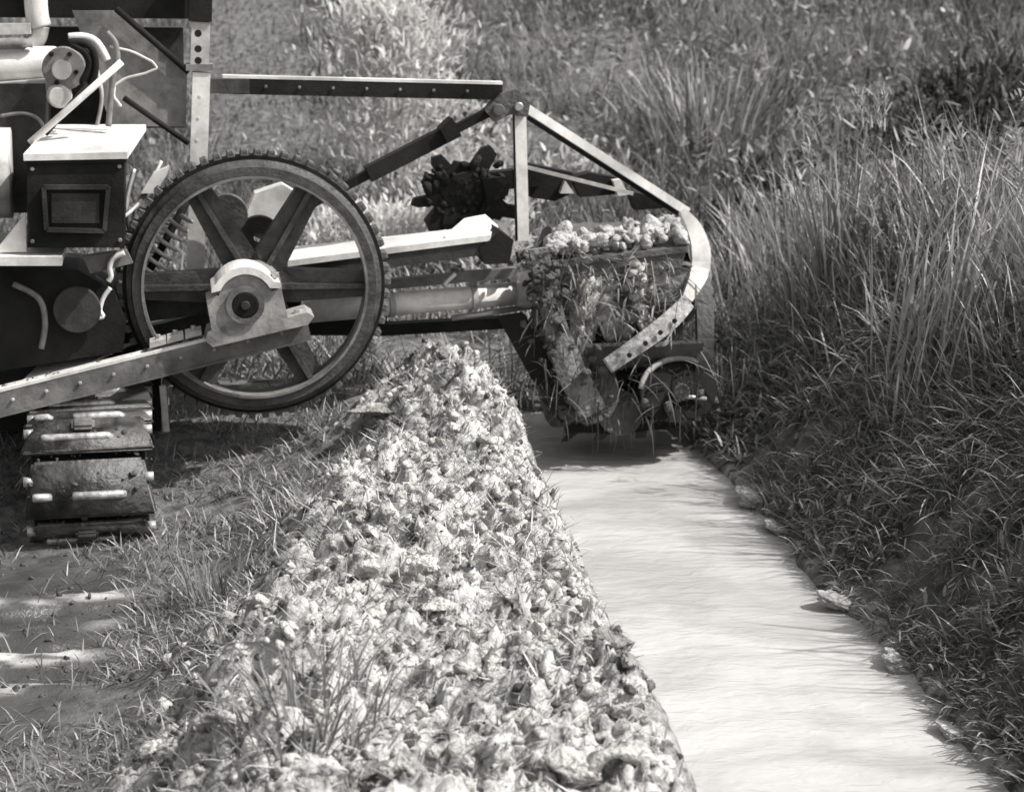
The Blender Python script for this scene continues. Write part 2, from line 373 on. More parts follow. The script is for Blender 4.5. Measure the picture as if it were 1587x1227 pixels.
# -- spoked drive wheel
WC = M(395, 442, 0); AX = -FWD; RW = .607
wheel = rev('drive_wheel', WC, AX, [(RW-.075, -.085), (RW-.012, -.085), (RW, -.07), (RW, .045), (RW-.02, .055), (RW-.028, .085), (RW-.068, .085), (RW-.075, .07)], 'worn_paint', mach, 96)
rev('tread_band', WC, AX, [(RW+.001, -.075), (RW+.02, -.075), (RW+.02, .02), (RW+.001, .02)], 'black_iron', wheel, 96)
lk = None
for k in range(62):
    a = 2*math.pi*k/62; rd = LAT*math.cos(a)+UP*math.sin(a); tg = -LAT*math.sin(a)+UP*math.cos(a)
    if lk is None:
        bm = bmesh.new(); add_prism(bm, [Vector((-.021, -.048, -.004)), Vector((.021, -.048, -.004)), Vector((.015, -.048, .03)), Vector((-.015, -.048, .03))], Vector((0, .096, 0)))
        bmesh.ops.bevel(bm, geom=list(bm.edges), offset=.004, segments=1, affect='EDGES'); bmesh.ops.recalc_face_normals(bm, faces=bm.faces)
        lk = bpy.data.meshes.new('tread_lug'); bm.to_mesh(lk); bm.free(); lk.materials.append(MATS['muddy_iron'])
    o = bpy.data.objects.new('tread_lug', lk); COL.objects.link(o); o.parent = wheel
    mt_ = Matrix((tg, AX, rd)).transposed().to_4x4(); mt_.translation = WC + rd*(RW+.019) - AX*.027; o.matrix_world = mt_
rev('rim_flange', WC, AX, [(RW-.082, .03), (RW-.074, .03), (RW-.069, .1), (RW-.082, .1)], 'mid_paint', wheel, 96)
rev('hub', WC, AX, [(.04, -.13), (.1, -.13), (.125, -.07), (.125, .07), (.1, .13), (.04, .13)], 'mid_paint', wheel, 40)
def polar(r, a, z=0): return WC + LAT*(r*math.cos(a)) + UP*(r*math.sin(a)) + AX*z
for k in range(6):
    a = R(-1 + 60*k)
    bm = bmesh.new()
    t = LAT*(-math.sin(a)) + UP*math.cos(a)
    def pl(r0, r1, w0, w1, z0, z1):
        add_prism(bm, [polar(r0, a, z0)-t*w0, polar(r1, a, z0)-t*w1, polar(r1, a, z0)+t*w1, polar(r0, a, z0)+t*w0], AX*(z1-z0))
    pl(.1, RW-.07, .085, .06, -.012, .012)
    pl(.1, RW-.072, .012, .012, .0125, .06)
    pl(.1, RW-.071, .088, .063, -.03, -.0125)
    bm_obj('spoke', bm, 'worn_paint', wheel, False, .004)
disc('axle', WC + AX*.13, AX, .075, .26, 'worn_steel', wheel)

# -- slanting cross frame in front of the wheel and its twin behind
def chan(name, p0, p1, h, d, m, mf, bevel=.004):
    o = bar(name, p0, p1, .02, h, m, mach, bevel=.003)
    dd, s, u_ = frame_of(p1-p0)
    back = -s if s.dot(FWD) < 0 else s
    bar('top_flange', p0 + u_*(h/2+.008) + back*(d/2-.012), p1 + u_*(h/2+.008) + back*(d/2-.012), d, .014, mf, o, bevel=.003)  # upper flange in paler paint: sunlit top edge put into the colour
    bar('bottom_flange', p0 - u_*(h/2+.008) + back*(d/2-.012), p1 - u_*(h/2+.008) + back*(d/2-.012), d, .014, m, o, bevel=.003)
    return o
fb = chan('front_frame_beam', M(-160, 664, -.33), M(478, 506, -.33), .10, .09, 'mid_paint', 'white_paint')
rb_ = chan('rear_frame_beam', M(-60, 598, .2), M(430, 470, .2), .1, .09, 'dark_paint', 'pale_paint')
prism('frame_gusset', [M(18, 606, -.26), M(92, 585, -.26), M(205, 530, .16), M(62, 562, .16)], UP*-.012, 'white_paint', mach)
for x, y in ((110, 592), (215, 562)): bar('frame_crosspiece', M(x, y+14, -.24), M(x+60, y-30, .18), .07, .05, 'dark_paint', mach)

# -- bearing block on the front beam
bo = -.42
arc = lambda cx, cy, r, a0, a1, k: [(cx + r*math.cos(R(a0+(a1-a0)*i/k)), cy - r*math.sin(R(a0+(a1-a0)*i/k))) for i in range(k+1)]
out = [(320, 466), (336, 458)] + arc(380, 468, 42, 168, 22, 16) + [(436, 446), (446, 492), (476, 484), (487, 491), (478, 503), (330, 538), (318, 528), (322, 515), (328, 512)]
blk = prism('bearing_block', [M(x, y, bo) for x, y in out][::-1], FWD*.2, 'greasy_paint', mach, .008)
cap = arc(381, 468, 54, 150, 36, 14) + [(434, 438), (434, 447)] + arc(381, 468, 43, 30, 156, 14) + [(328, 454), (328, 446)]
prism('bearing_cap', [M(x, y, bo-.02) for x, y in cap][::-1], FWD*.23, 'white_paint', blk, .006)
BC = M(380, 472, bo)
rev('bearing_ring', BC, AX, [(.062, -.01), (.088, -.01), (.088, .018), (.062, .018)], 'mid_paint', blk, 32)
disc('axle_end', BC - AX*.03, AX, .06, .05, 'black_iron', blk, 24)
disc('centre_dimple', BC + AX*.02, AX, .022, .012, 'dark_paint', blk, 16)
def bolt(p, r, h, parent, m='worn_steel'):
    o = disc('bolt', p, UP, r, h, m, parent, 6, bev=.002); return o
for x, y, h in ((462, 489, .03), (340, 455, .025), (426, 430, .025), (334, 520, .03)):
    bolt(M(x, y, bo+.06), .02, h, blk)
for x, y in ((245, 534), (272, 527), (300, 520)):
    prism('frame_clamp', [M(x-13, y+6, -.33), M(x+13, y-1, -.33), M(x+12, y-9, -.33), M(x-13, y-3, -.33)][::-1], FWD*.1, 'pale_paint', fb, .003)
    bolt(M(x, y-6, -.28), .013, .03, fb)

# -- mast post with holes, boom and struts
mo = .42
post = bar('mast_post', M(300, 500, mo), M(312, 112, mo), .085, .1, 'white_paint', mach, up=FWD, bevel=.008)
prism('tie_plate', [M(288, 110, mo-.06), M(330, 110, mo-.06), M(330, 100, mo-.06), M(288, 100, mo-.06)], FWD*.13, 'mid_paint', mach)
up_ = bar('mast_extension', M(309, 101, mo), M(311, 34, mo), .09, .105, 'pale_paint', mach, up=FWD, bevel=.006)
bar('mast_head', M(310, 33, mo-.01), M(312, -70, mo-.01), .11, .11, 'black_iron', mach, up=FWD)
for y in (52, 76, 94): disc('pin_hole', M(307, y, mo-.048), -FWD, .018, .006, 'black_iron', up_, 14, bev=.001)
for i in range(8): disc('rivet', M(360+52*i, 133+1.2*i, .535), -FWD, .008, .01, 'mid_paint', mach, 10, bev=.002)
for i in range(5): disc('rivet', M(309-2.2*i, 150+34*i, mo-.0445), -FWD, .009, .008, 'pale_paint', post, 10, bev=.002)
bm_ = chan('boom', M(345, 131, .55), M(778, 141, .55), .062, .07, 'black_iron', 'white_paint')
bar('boom_heel', M(318, 133, .5), M(384, 133, .53), .1, .07, 'dark_paint', mach)
bar('diagonal_strut', M(446, 334, .48), M(772, 166, .55), .05, .045, 'black_iron', mach)
bar('strut_sleeve', M(570, 270, .5), M(708, 199, .53), .075, .08, 'black_iron', mach)
prism('strut_clamp', [M(682, 200, .46), M(700, 183, .46), M(712, 197, .46), M(708, 214, .46), M(694, 222, .46)], FWD*.12, 'black_iron', mach)
joint = prism('joint_plate', [M(752, 172, .5), M(776, 146, .5), M(800, 138, .5), M(822, 160, .5), M(818, 182, .5), M(790, 178, .5), M(768, 190, .5)], FWD*.1, 'muddy_iron', mach)
disc('joint_pin', M(772, 170, .5), -FWD, .03, .03, 'mid_paint', joint, 18)
disc('joint_pin', M(803, 165, .5), -FWD, .022, .03, 'worn_steel', joint, 18)
bar('rotor_post', M(805, 172, .6), M(810, 372, .6), .06, .055, 'white_paint', mach, up=FWD)
bar('post_shade_edge', M(797, 172, .585), M(801, 372, .585), .015, .02, 'black_iron', mach, up=FWD, bevel=.002)  # black strip painted in as the post's shaded left side
bar('guy_brace', M(812, 166, .6), M(1064, 328, .8), .05, .045, 'white_paint', mach)
bar('guy_brace_shade', M(812, 179, .6), M(1050, 331, .8), .02, .02, 'black_iron', mach, bevel=.002)  # thin black bar stands for the shaded lower side of the brace
bar('rear_tie', M(740, 205, .75), M(806, 262, .75), .03, .02, 'pale_paint', mach, bevel=.002)
bar('rear_tie', M(812, 258, .75), M(980, 300, .85), .03, .02, 'pale_paint', mach, bevel=.002)

# -- deck beam, axle tube and rails running out to the digging wheel
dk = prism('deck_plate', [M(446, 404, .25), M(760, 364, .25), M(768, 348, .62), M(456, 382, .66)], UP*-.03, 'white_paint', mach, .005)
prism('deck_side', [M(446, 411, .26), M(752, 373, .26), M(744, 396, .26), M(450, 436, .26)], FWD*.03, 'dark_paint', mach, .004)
prism('deck_step', [M(690, 364, .33), M(752, 357, .33), M(772, 350, .55), M(752, 332, .62), M(720, 338, .62)], UP*-.05, 'white_paint', mach, .006)
prism('deck_end_bracket', [M(742, 385, .25), M(775, 358, .25), M(796, 372, .25), M(790, 408, .25), M(752, 410, .25)], FWD*.3, 'black_iron', mach, .006)
bar('middle_rail', M(470, 452, .5), M(800, 421, .5), .06, .05, 'mid_paint', mach)
at_ = tube('axle_tube', [M(470, 483, .42), M(834, 452, .55)], .06, 'white_paint', mach, 24)
ld = (M(826, 453, .55)-M(470, 483, .42)).normalized()
for x, y, r in ((600, 472, .069), (728, 461.5, .072)): disc('tube_collar', M(x, y, .42+.13*(x-470)/356), ld, r, .035, 'pale_paint', at_, 28)
flg = disc('tube_flange', M(797, 450, .54), ld, .085, .1, 'pale_paint', at_, 30, r2=.105)
disc('tube_flange', M(822, 443, .55), ld, .115, .03, 'mud_on_steel', at_, 30)
tube('lower_rod', [M(700, 493, .5), M(822, 475, .55)], .016, 'worn_steel', mach, 12)
bar('under_rail', M(585, 510, .6), M(815, 497, .6), .08, .06, 'black_iron', mach)
bar('short_lever', M(688, 441, .4), M(706, 424, .4), .02, .015, 'white_paint', mach, bevel=.002)
prism('gear_cover', [M(372, 355, .3), M(395, 300, .3), M(438, 286, .3), M(458, 298, .3), M(440, 330, .3), M(405, 372, .3)], FWD*.12, 'white_paint', mach, .012)
rev('gear_wheel', M(402, 368, .28), FWD, [(.03, -.04), (.11, -.04), (.11, .04), (.03, .04)], 'black_iron', mach, 32)

# -- coil spring
pts = []; A0, A1 = M(224, 432, .22), M(280, 330, .22); d, s_, u_ = frame_of(A1-A0)
for i in range(7*18+1):
    t = i/(7*18); a = t*7*2*math.pi; pts.append(A0 + (A1-A0)*t + s_*(math.cos(a)*.066) + u_*(math.sin(a)*.066))
tube('coil_spring', pts, .0105, 'pale_paint', mach, 8)
tube('spring_rod', [A0-d*.12, A1+d*.2], .02, 'black_iron', mach, 12)
prism('spring_bracket', [M(218, 300, .15), M(238, 268, .15), M(262, 258, .15), M(258, 272, .15), M(240, 300, .15)], FWD*.05, 'white_paint', mach, .004)

# -- battery box
def box_px(name, x0, x1, yt, yb, off, depth, m, parent, bevel=.008):
    a, b, c, e = M(x0, yb, off), M(x1, yb, off), M(x1, yt, off), M(x0, yt, off)
    return prism(name, [a, b, c, e], FWD*depth, m, parent, bevel)
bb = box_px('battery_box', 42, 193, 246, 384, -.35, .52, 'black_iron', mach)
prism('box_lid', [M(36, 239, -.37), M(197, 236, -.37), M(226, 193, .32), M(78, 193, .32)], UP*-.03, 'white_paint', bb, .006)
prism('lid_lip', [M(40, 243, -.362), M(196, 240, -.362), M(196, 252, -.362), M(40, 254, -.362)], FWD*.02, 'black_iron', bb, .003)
for p, q in (((68, 290), (168, 290)), ((68, 290), (72, 356)), ((72, 356), (162, 358)), ((168, 290), (162, 358))):
    bar('panel_moulding', M(*p, -.36), M(*q, -.36), .02, .028, 'dark_paint', bb, up=FWD, bevel=.004)
box_px('box_panel', 80, 154, 300, 346, -.358, .01, 'dark_paint', bb, .003)
box_px('platform', -160, 96, 398, 412, -.38, .75, 'white_paint', mach)
prism('platform_stay', [M(-10, 392, -.3), M(40, 330, -.3), M(41, 390, -.3)], FWD*.02, 'white_paint', mach, .003)

# -- engine
eng = bm_e = box_px('engine_block', -160, 70, 130, 330, .15, .5, 'dark_paint', mach, .02)
tube('rocker_cover', [M(-160, 112, .35), M(60, 100, .35), M(84, 102, .35)], .085, 'white_paint', eng, 24)
bar('cylinder_head', M(-160, 146, .32), M(84, 128, .32), .3, .05, 'pale_paint', eng, bevel=.01)
bar('head_gasket', M(-160, 160, .2), M(54, 158, .2), .06, .03, 'white_paint', eng, bevel=.01)
bar('manifold', M(-160, 50, .4), M(48, 44, .4), .1, .05, 'pale_paint', eng, bevel=.015)
tube('manifold_pipe', [M(-160, 78, .28), M(20, 68, .28), M(42, 74, .28)], .028, 'mid_paint', eng, 14)
tube('exhaust_stack', [M(62, 42, .45), M(56, 10, .45), M(54, -80, .45)], .055, 'white_paint', eng, 20)
tube('exhaust_elbow', [M(44, 72, .44), M(58, 60, .44), M(63, 40, .44)], .042, 'pale_paint', eng, 16)
disc('fan_housing', M(100, 105, .2), -FWD, .1, .08, 'mid_paint', eng, 30)
disc('fan_hub', M(96, 108, .12), -FWD, .045, .05, 'white_paint', eng, 20)
disc('pump_body', M(92, 148, .15), -FWD, .06, .1, 'white_paint', eng, 20, r2=.045)
for i, (x, y) in enumerate(((80, 84), (108, 84), (118, 112), (88, 128))): disc('cover_bolt', M(x, y, .12), -FWD, .012, .02, 'black_iron', eng, 6, bev=.002)
tube('fan_belt', [M(*p, .02) for p in ((108, 66), (128, 66), (142, 76), (148, 96), (146, 118), (138, 134), (128, 128), (136, 110), (138, 96), (132, 82), (120, 74))], .017, 'black_iron', eng, 10, closed=True)
tube('air_pipe', [M(*p, .05) for p in ((106, 58), (128, 57), (146, 63), (158, 78), (166, 94))], .019, 'white_paint', eng, 12)
tube('second_air_pipe', [M(*p, .1) for p in ((165, 50), (178, 66), (182, 90), (176, 112), (172, 150), (168, 196))], .014, 'mid_paint', eng, 12)
tube('oil_drum', [M(-70, 268, .02), M(18, 268, .02)], .21, 'pale_paint', mach, 32)
tube('control_rod', [M(46, 222, -.1), M(189, 96, -.1)], .016, 'white_paint', mach, 12)
tube('control_link', [M(70, 208, -.05), M(136, 132, -.05)], .014, 'black_iron', mach, 10)
cab = []
for i in range(29):
    t = i/28; p = [(170, 72), (205, 80), (236, 96), (244, 106), (225, 114), (195, 121), (178, 132), (176, 150), (188, 165)]
    f = t*(len(p)-1); k = min(int(f), len(p)-2); w = f-k; cab.append(M(p[k][0]*(1-w)+p[k+1][0]*w, p[k][1]*(1-w)+p[k+1][1]*w, .1))
tube('loose_cable', cab, .006, 'white_paint', mach, 8)
rad = prism('radiator_shield', [M(112, 17, .4), M(184, 17, .4), M(290, 112, .42), M(288, 196, .42), M(172, 196, .4), M(128, 60, .4)], FWD*.03, 'mid_paint', mach, .004)
tube('stay_rod', [M(180, 14, .36), M(293, 112, .38)], .016, 'black_iron', mach, 12)
tube('stay_rod', [M(192, 152, .3), M(292, 222, .36)], .014, 'black_iron', mach, 12)
bar('canopy_rail', M(-160, 2, .6), M(300, 6, .62), .2, .14, 'black_iron', mach)
bar('radiator_core', M(60, 120, .75), M(284, 120, .8), .12, .5, 'dark_paint', mach)

# -- gearbox, winch and undercarriage below the platform
gb = prism('gearbox', [M(-160, 420, -.1), M(120, 418, -.1), M(176, 450, -.1), M(196, 500, -.1), M(190, 545, -.1), M(-160, 600, -.1)][::-1], FWD*.5, 'black_iron', mach, .03)
tube('oil_pipe', [M(*p, -.14) for p in ((193, 392), (176, 400), (170, 414), (172, 428), (168, 436))], .013, 'white_paint', mach, 10)
tube('clutch_lever', [M(*p, -.14) for p in ((171, 446), (160, 462), (155, 480), (156, 492), (102, 490))], .011, 'white_paint', mach, 10)
disc('winch_drum', M(120, 478, -.12), -FWD, .11, .04, 'dark_paint', mach, 30)
box_px('added_underbody', -160, 250, 560, 668, .25, 1.2, 'black_iron', mach, .02)  # black housing added to darken the space under the machine
for px_, o_ in ((252, -.1),): bar('hanger_rod', M(px_, 598, o_), M(px_+6, 668, o_), .03, .03, 'pale_paint', mach, up=FWD)
bar('drawbar', M(180, 628, -.2), M(232, 612, -.2), .04, .04, 'worn_steel', mach)
box_px('rear_axle_case', 230, 600, 468, 520, .62, .4, 'black_iron', mach, .03)

for i in range(9): disc('rivet', M(20+52*i, 617-12.9*i+2, -.343), -FWD, .009, .008, 'pale_paint', fb, 10, bev=.003)
for x, y in ((50, 262), (185, 258), (50, 374), (186, 372)): disc('rivet', M(x, y, -.352), -FWD, .01, .008, 'mid_paint', bb, 10, bev=.003)
for nm, pts_, r_, m_ in (('hydraulic_hose', [(232, 290, .2), (214, 318, .16), (206, 352, .14), (190, 386, .1), (182, 420, .05)], .014, 'mid_paint'),
    ('grease_pipe', [(250, 250, .3), (226, 300, .2), (200, 330, .1), (170, 350, -.05), (150, 380, -.08)], .009, 'pale_paint'),
    ('shift_lever', [(208, 262, .25), (196, 318, .2), (204, 372, .15)], .012, 'worn_steel'),
    ('brake_rod', [(215, 428, .13), (330, 424, .16)], .01, 'white_paint'),
    ('fuel_line', [(0, 180, .1), (40, 176, .1), (64, 190, .1), (72, 220, .1)], .009, 'mid_paint'),
    ('drain_pipe', [(20, 440, -.13), (60, 462, -.14), (70, 500, -.14), (64, 540, -.14)], .014, 'mid_paint'),
    ('hand_lever', [(150, 196, .3), (158, 150, .3), (150, 108, .32)], .01, 'pale_paint')):
    tube(nm, [M(*p) for p in pts_], r_, m_, mach, 10)
disc('belt_pulley', M(352, 330, .3), -FWD, .1, .06, 'worn_paint', mach, 30)
disc('small_pulley', M(336, 470, .2), -FWD, .07, .08, 'worn_paint', mach, 26)
prism('hitch_bracket', [M(205, 440, .1), M(330, 436, .12), M(326, 486, .12), M(216, 500, .1)][::-1], FWD*.03, 'dark_paint', mach, .004)
prism('side_bracket', [M(128, 398, -.12), M(196, 388, -.12), M(206, 408, -.12), M(140, 424, -.12)][::-1], FWD*.06, 'mid_paint', mach, .006)
# splashed mud lying on frame and platform
n = 120; t = RNG.random(n); q = RNG.random(n); pos = np.array([M(-20+480*a, 607-117*a-2, -.3+.06*b) for a, b in zip(t, q)])
MUD_ON_FRAME = pos
# -- crawler track seen end on
tr_c = U(143, 770, 8.42); tr_c.z = .0; TRR = .235; TL = 1.5
trk = bar('crawler_track', tr_c + FWD*.02 - LAT*.0, tr_c + FWD*(TL), .2, .22, 'black_iron', mach, bevel=.02)
disc('idler_wheel', tr_c - LAT*.25, LAT, .222, .5, 'black_iron', trk, 40)
disc('idler_wheel', tr_c + FWD*TL - LAT*.12, LAT, .19, .24, 'muddy_iron', trk, 40)
Lp = 2*math.pi*TRR + 2*TL; NS = 18
def shoe_mesh(two=False):
    bm = bmesh.new(); w, p = .29, Lp/NS*1.02
    add_prism(bm, [Vector((-w, -p/2, 0)), Vector((-w+.05, p/2, 0)), Vector((w-.05, p/2, 0)), Vector((w, -p/2, 0))], Vector((0, 0, .03)))
    bmesh.ops.bevel(bm, geom=list(bm.edges), offset=.012, segments=2, affect='EDGES')
    base = set(bm.faces)
    for q0, q1 in (((-.24, -.17), (-.07, .15)) if two else ((-.2, .1),)):
        add_tube(bm, [Vector((q0, -.03, .03)), Vector((q0+.015, -.03, .032)), Vector((q1-.015, -.03, .034)), Vector((q1, -.03, .022))], .019, 10)
    for x in (-.26, .26): add_tube(bm, [Vector((x-.02, .04, .01)), Vector((x+.02, .04, .01))], .022, 10)
    bmesh.ops.recalc_face_normals(bm, faces=bm.faces)
    for f in bm.faces: f.smooth = True; f.material_index = 0 if f in base else 1
    me = bpy.data.meshes.new('track_shoe'); bm.to_mesh(me); bm.free(); return me
def lug_mesh():
    bm = bmesh.new(); add_prism(bm, [Vector((-.07, .01, .029)), Vector((.03, .01, .029)), Vector((.03, .09, .029)), Vector((-.07, .09, .029))], Vector((0, 0, .03)))
    bmesh.ops.bevel(bm, geom=list(bm.edges), offset=.012, segments=2, affect='EDGES')
    bmesh.ops.recalc_face_normals(bm, faces=bm.faces)
    me = bpy.data.meshes.new('track_lug'); bm.to_mesh(me); bm.free(); return me
sm, lm = shoe_mesh(), lug_mesh(); sm2 = shoe_mesh(True); sm2.materials.append(MATS['track_steel']); sm2.materials.append(MATS['grouser'])
sm.materials.append(MATS['track_steel']); sm.materials.append(MATS['grouser']); lm.materials.append(MATS['mid_paint'])
for i in range(NS):
    s = (i+.35)/NS*Lp
    if s < math.pi*TRR: a = math.pi/2 + s/TRR; p = tr_c + FWD*(math.cos(a)*TRR) + UP*(math.sin(a)*TRR); nrm = FWD*math.cos(a)+UP*math.sin(a)
    elif s < math.pi*TRR+TL: p = tr_c + FWD*(s-math.pi*TRR) - UP*TRR; nrm = -UP
    elif s < 2*math.pi*TRR+TL: a = -math.pi/2 + (s-math.pi*TRR-TL)/TRR; p = tr_c + FWD*(TL+math.cos(a)*TRR) + UP*(math.sin(a)*TRR); nrm = FWD*math.cos(a)+UP*math.sin(a)
    else: p = tr_c + FWD*(TL-(s-2*math.pi*TRR-TL)) + UP*TRR; nrm = UP
    y = nrm.cross(LAT); mtx = Matrix((LAT, y, nrm)).transposed().to_4x4(); mtx.translation = p
    for nm, me_ in (('track_shoe', sm2 if i % 2 else sm), ('track_lug', lm)):
        if nm == 'track_lug' and i % 2: continue
        o = bpy.data.objects.new(nm, me_); COL.objects.link(o); o.parent = trk; o.matrix_world = mtx

# ------------------------------------------------------------------ clods
def ico(sub):
    bm = bmesh.new(); bmesh.ops.create_icosphere(bm, subdivisions=sub, radius=1)
    v = np.array([x.co[:] for x in bm.verts]); f = np.array([[a.index for a in p.verts] for p in bm.faces]); bm.free(); return v, f
ICO = {s: ico(s) for s in (1, 2, 3, 4)}
def sph_noise(v, seed, sc):
    r = np.random.default_rng(seed); s = 0
    for o in range(7):
        k = r.normal(size=3); k = k/np.linalg.norm(k)*sc*(1+o*.55); s = s + np.sin(v@k + r.random()*6.28)/(1+o*.45)
    return s/2.6
def clod_shape(seed, sub):
    r = np.random.default_rng(seed); v, f = ICO[sub]; v = v.copy()
    d = v.copy()
    rad = np.ones(len(v))
    for _ in range(r.integers(4, 8)):                    # broken faces
        n = r.normal(size=3); n /= np.linalg.norm(n); c = r.uniform(.4, .8); dt = d@n
        rad = np.where(dt > 1e-3, np.minimum(rad, c/np.maximum(dt, 1e-3)), rad)
    rad = rad*(1 + .26*sph_noise(d, seed, 2.6) + .15*sph_noise(d, seed+99, 6) + (.10*np.abs(sph_noise(d, seed+7, 12)) + .06*sph_noise(d, seed+8, 22) if sub > 1 else 0))
    rad = np.clip(rad, .25, 1.6)
    v = d*rad[:, None]*np.array([r.uniform(.8, 1.3), r.uniform(.7, 1.1), r.uniform(.5, .85)])
    return v, f
def rot_rand(r, tilt=.7):
    a, b, c = r.random()*6.28, r.normal()*tilt, r.normal()*tilt
    return np.array(Euler((b, c, a)).to_matrix())
def np_mesh(name, V, Fc):
    me = bpy.data.meshes.new(name); k = Fc.shape[1]
    me.vertices.add(len(V)); me.vertices.foreach_set('co', V.astype(np.float32).ravel())
    me.loops.add(Fc.size); me.loops.foreach_set('vertex_index', Fc.astype(np.int32).ravel())
    me.polygons.add(len(Fc)); me.polygons.foreach_set('loop_start', np.arange(0, Fc.size, k, dtype=np.int32))
    me.update(calc_edges=True); return me
PROTO = {s: [clod_shape(100*s+i, s) for i in range(14)] for s in (1, 2, 3)}
def clod_heap(name, pos, size, m, parent=None, seed=1):
    r = np.random.default_rng(seed); VV, FF, off = [], [], 0
    for p, s in zip(pos, size):
        v, f = PROTO[3 if s > .04 else 2 if s > .013 else 1][r.integers(14)]
        w = v@rot_rand(r).T*s + p; VV.append(w); FF.append(f+off); off += len(v)
    return link(name, np_mesh(name, np.concatenate(VV), np.concatenate(FF)), m, parent, smooth=True)

tag(clod_heap('mud_on_frame', MUD_ON_FRAME, RNG.uniform(.005, .016, len(MUD_ON_FRAME)), 'dark_clod', fb, 21), kind='stuff')

n = 190; aa = R(95)+R(180)*RNG.random(n)*.75; pos = np.array([np.array(tr_c + LAT*u + (FWD*math.cos(a)+UP*math.sin(a))*(TRR+.03)) for a, u in zip(aa, RNG.uniform(-.28, .28, n))])
tag(clod_heap('mud_on_track', pos,   .004+.012*RNG.random(n)**2, 'dark_clod', trk, 22), kind='stuff')
n = 1500; x = U0(-2.7, -.9, n); y = U0(5.0, 8.6, n); sz = .004+.014*RNG.random(n)**3
tag(clod_heap('mud_crumbs', np.stack([x, y, height(x, y)], -1), sz, 'dark_clod', None, 23), 'small crumbs of mud on the wet strip beside the track', 'soil', kind='stuff')

# ------------------------------------------------------------------ blades of grass and reed
def blades(pos, h, w, az, lean, droop, seg=4, fold=0):
    """strips that taper to a point; lean = tilt at the root, droop = extra bend towards the tip"""
    n = len(pos); T = np.linspace(0, 1, seg+1)
    dx, dy = np.cos(az), np.sin(az)
    ang = lean[:, None] + droop[:, None]*T[None, :]**1.5
    st = h[:, None]/seg
    hx = np.concatenate([np.zeros((n, 1)), np.cumsum(np.sin(ang[:, 1:])*st, 1)], 1)
    hz = np.concatenate([np.zeros((n, 1)), np.cumsum(np.cos(ang[:, 1:])*st, 1)], 1)
    c = np.stack([pos[:, 0:1]+hx*dx[:, None], pos[:, 1:2]+hx*dy[:, None], pos[:, 2:3]+hz], -1)
    fa = az + np.pi/2 + RNG.normal(size=n)*.6
    side = np.stack([np.cos(fa), np.sin(fa), np.zeros(n)], -1)[:, None, :]
    wid = (w[:, None]*np.array([.7] + [1-.15*t-.55*t**3 for t in T[1:]])[None, :])[:, :, None]/2
    Lf, Rt = c-side*wid, c+side*wid
    per = 2*seg+1
    V = np.empty((n, per, 3)); V[:, 0:2*seg:2] = Lf[:, :seg]; V[:, 1:2*seg:2] = Rt[:, :seg]; V[:, 2*seg] = c[:, seg]
    tri = []
    for i in range(seg-1): a = 2*i; tri += [(a, a+1, a+3), (a, a+3, a+2)]
    tri.append((2*seg-2, 2*seg-1, 2*seg)); tri = np.array(tri)
    Fc = (tri[None] + (np.arange(n)*per)[:, None, None]).reshape(-1, 3)
    return V.reshape(-1, 3), Fc
def blade_obj(name, m, parts, parent=None):
    off = 0; VV, FF = [], []
    for V, Fc in parts: VV.append(V); FF.append(Fc+off); off += len(V)
    return link(name, np_mesh(name, np.concatenate(VV), np.concatenate(FF)), m, parent)
def U_(a, b, n): return RNG.uniform(a, b, n)
def onground(x, y, dz=-.02): return np.stack([x, y, height(x, y)+dz], -1)

# ------------------------------------------------------------------ the digging wheel (parts of the machine)
LC, RC = M(866, 506, .78), M(1052, 500, .78); RAX = (RC-LC).normalized()
RC = LC + RAX*(RC-LC).length
RR = .54
dw = bar('digging_wheel', LC - RAX*.05, RC + RAX*.03, .16, .16, 'muddy_iron', mach, bevel=.03)
rev('left_rim', LC, RAX, [(RR-.05, -.05), (RR, -.05), (RR, .05), (RR-.05, .05)], 'mud_on_steel', dw, 72)
rev('right_rim', RC, RAX, [(RR-.04, -.045), (RR, -.045), (RR, .045), (RR-.04, .045)], 'muddy_iron', dw, 72)
rev('inner_drum', LC, RAX, [(.24, -.02), (.27, -.02), (.27, .62), (.24, .62)], 'muddy_iron', dw, 40)
ra = RAX.cross(UP).normalized(); ru = ra.cross(RAX)
if ra.dot(FWD) > 0: ra = -ra
WID = (RC-LC).length
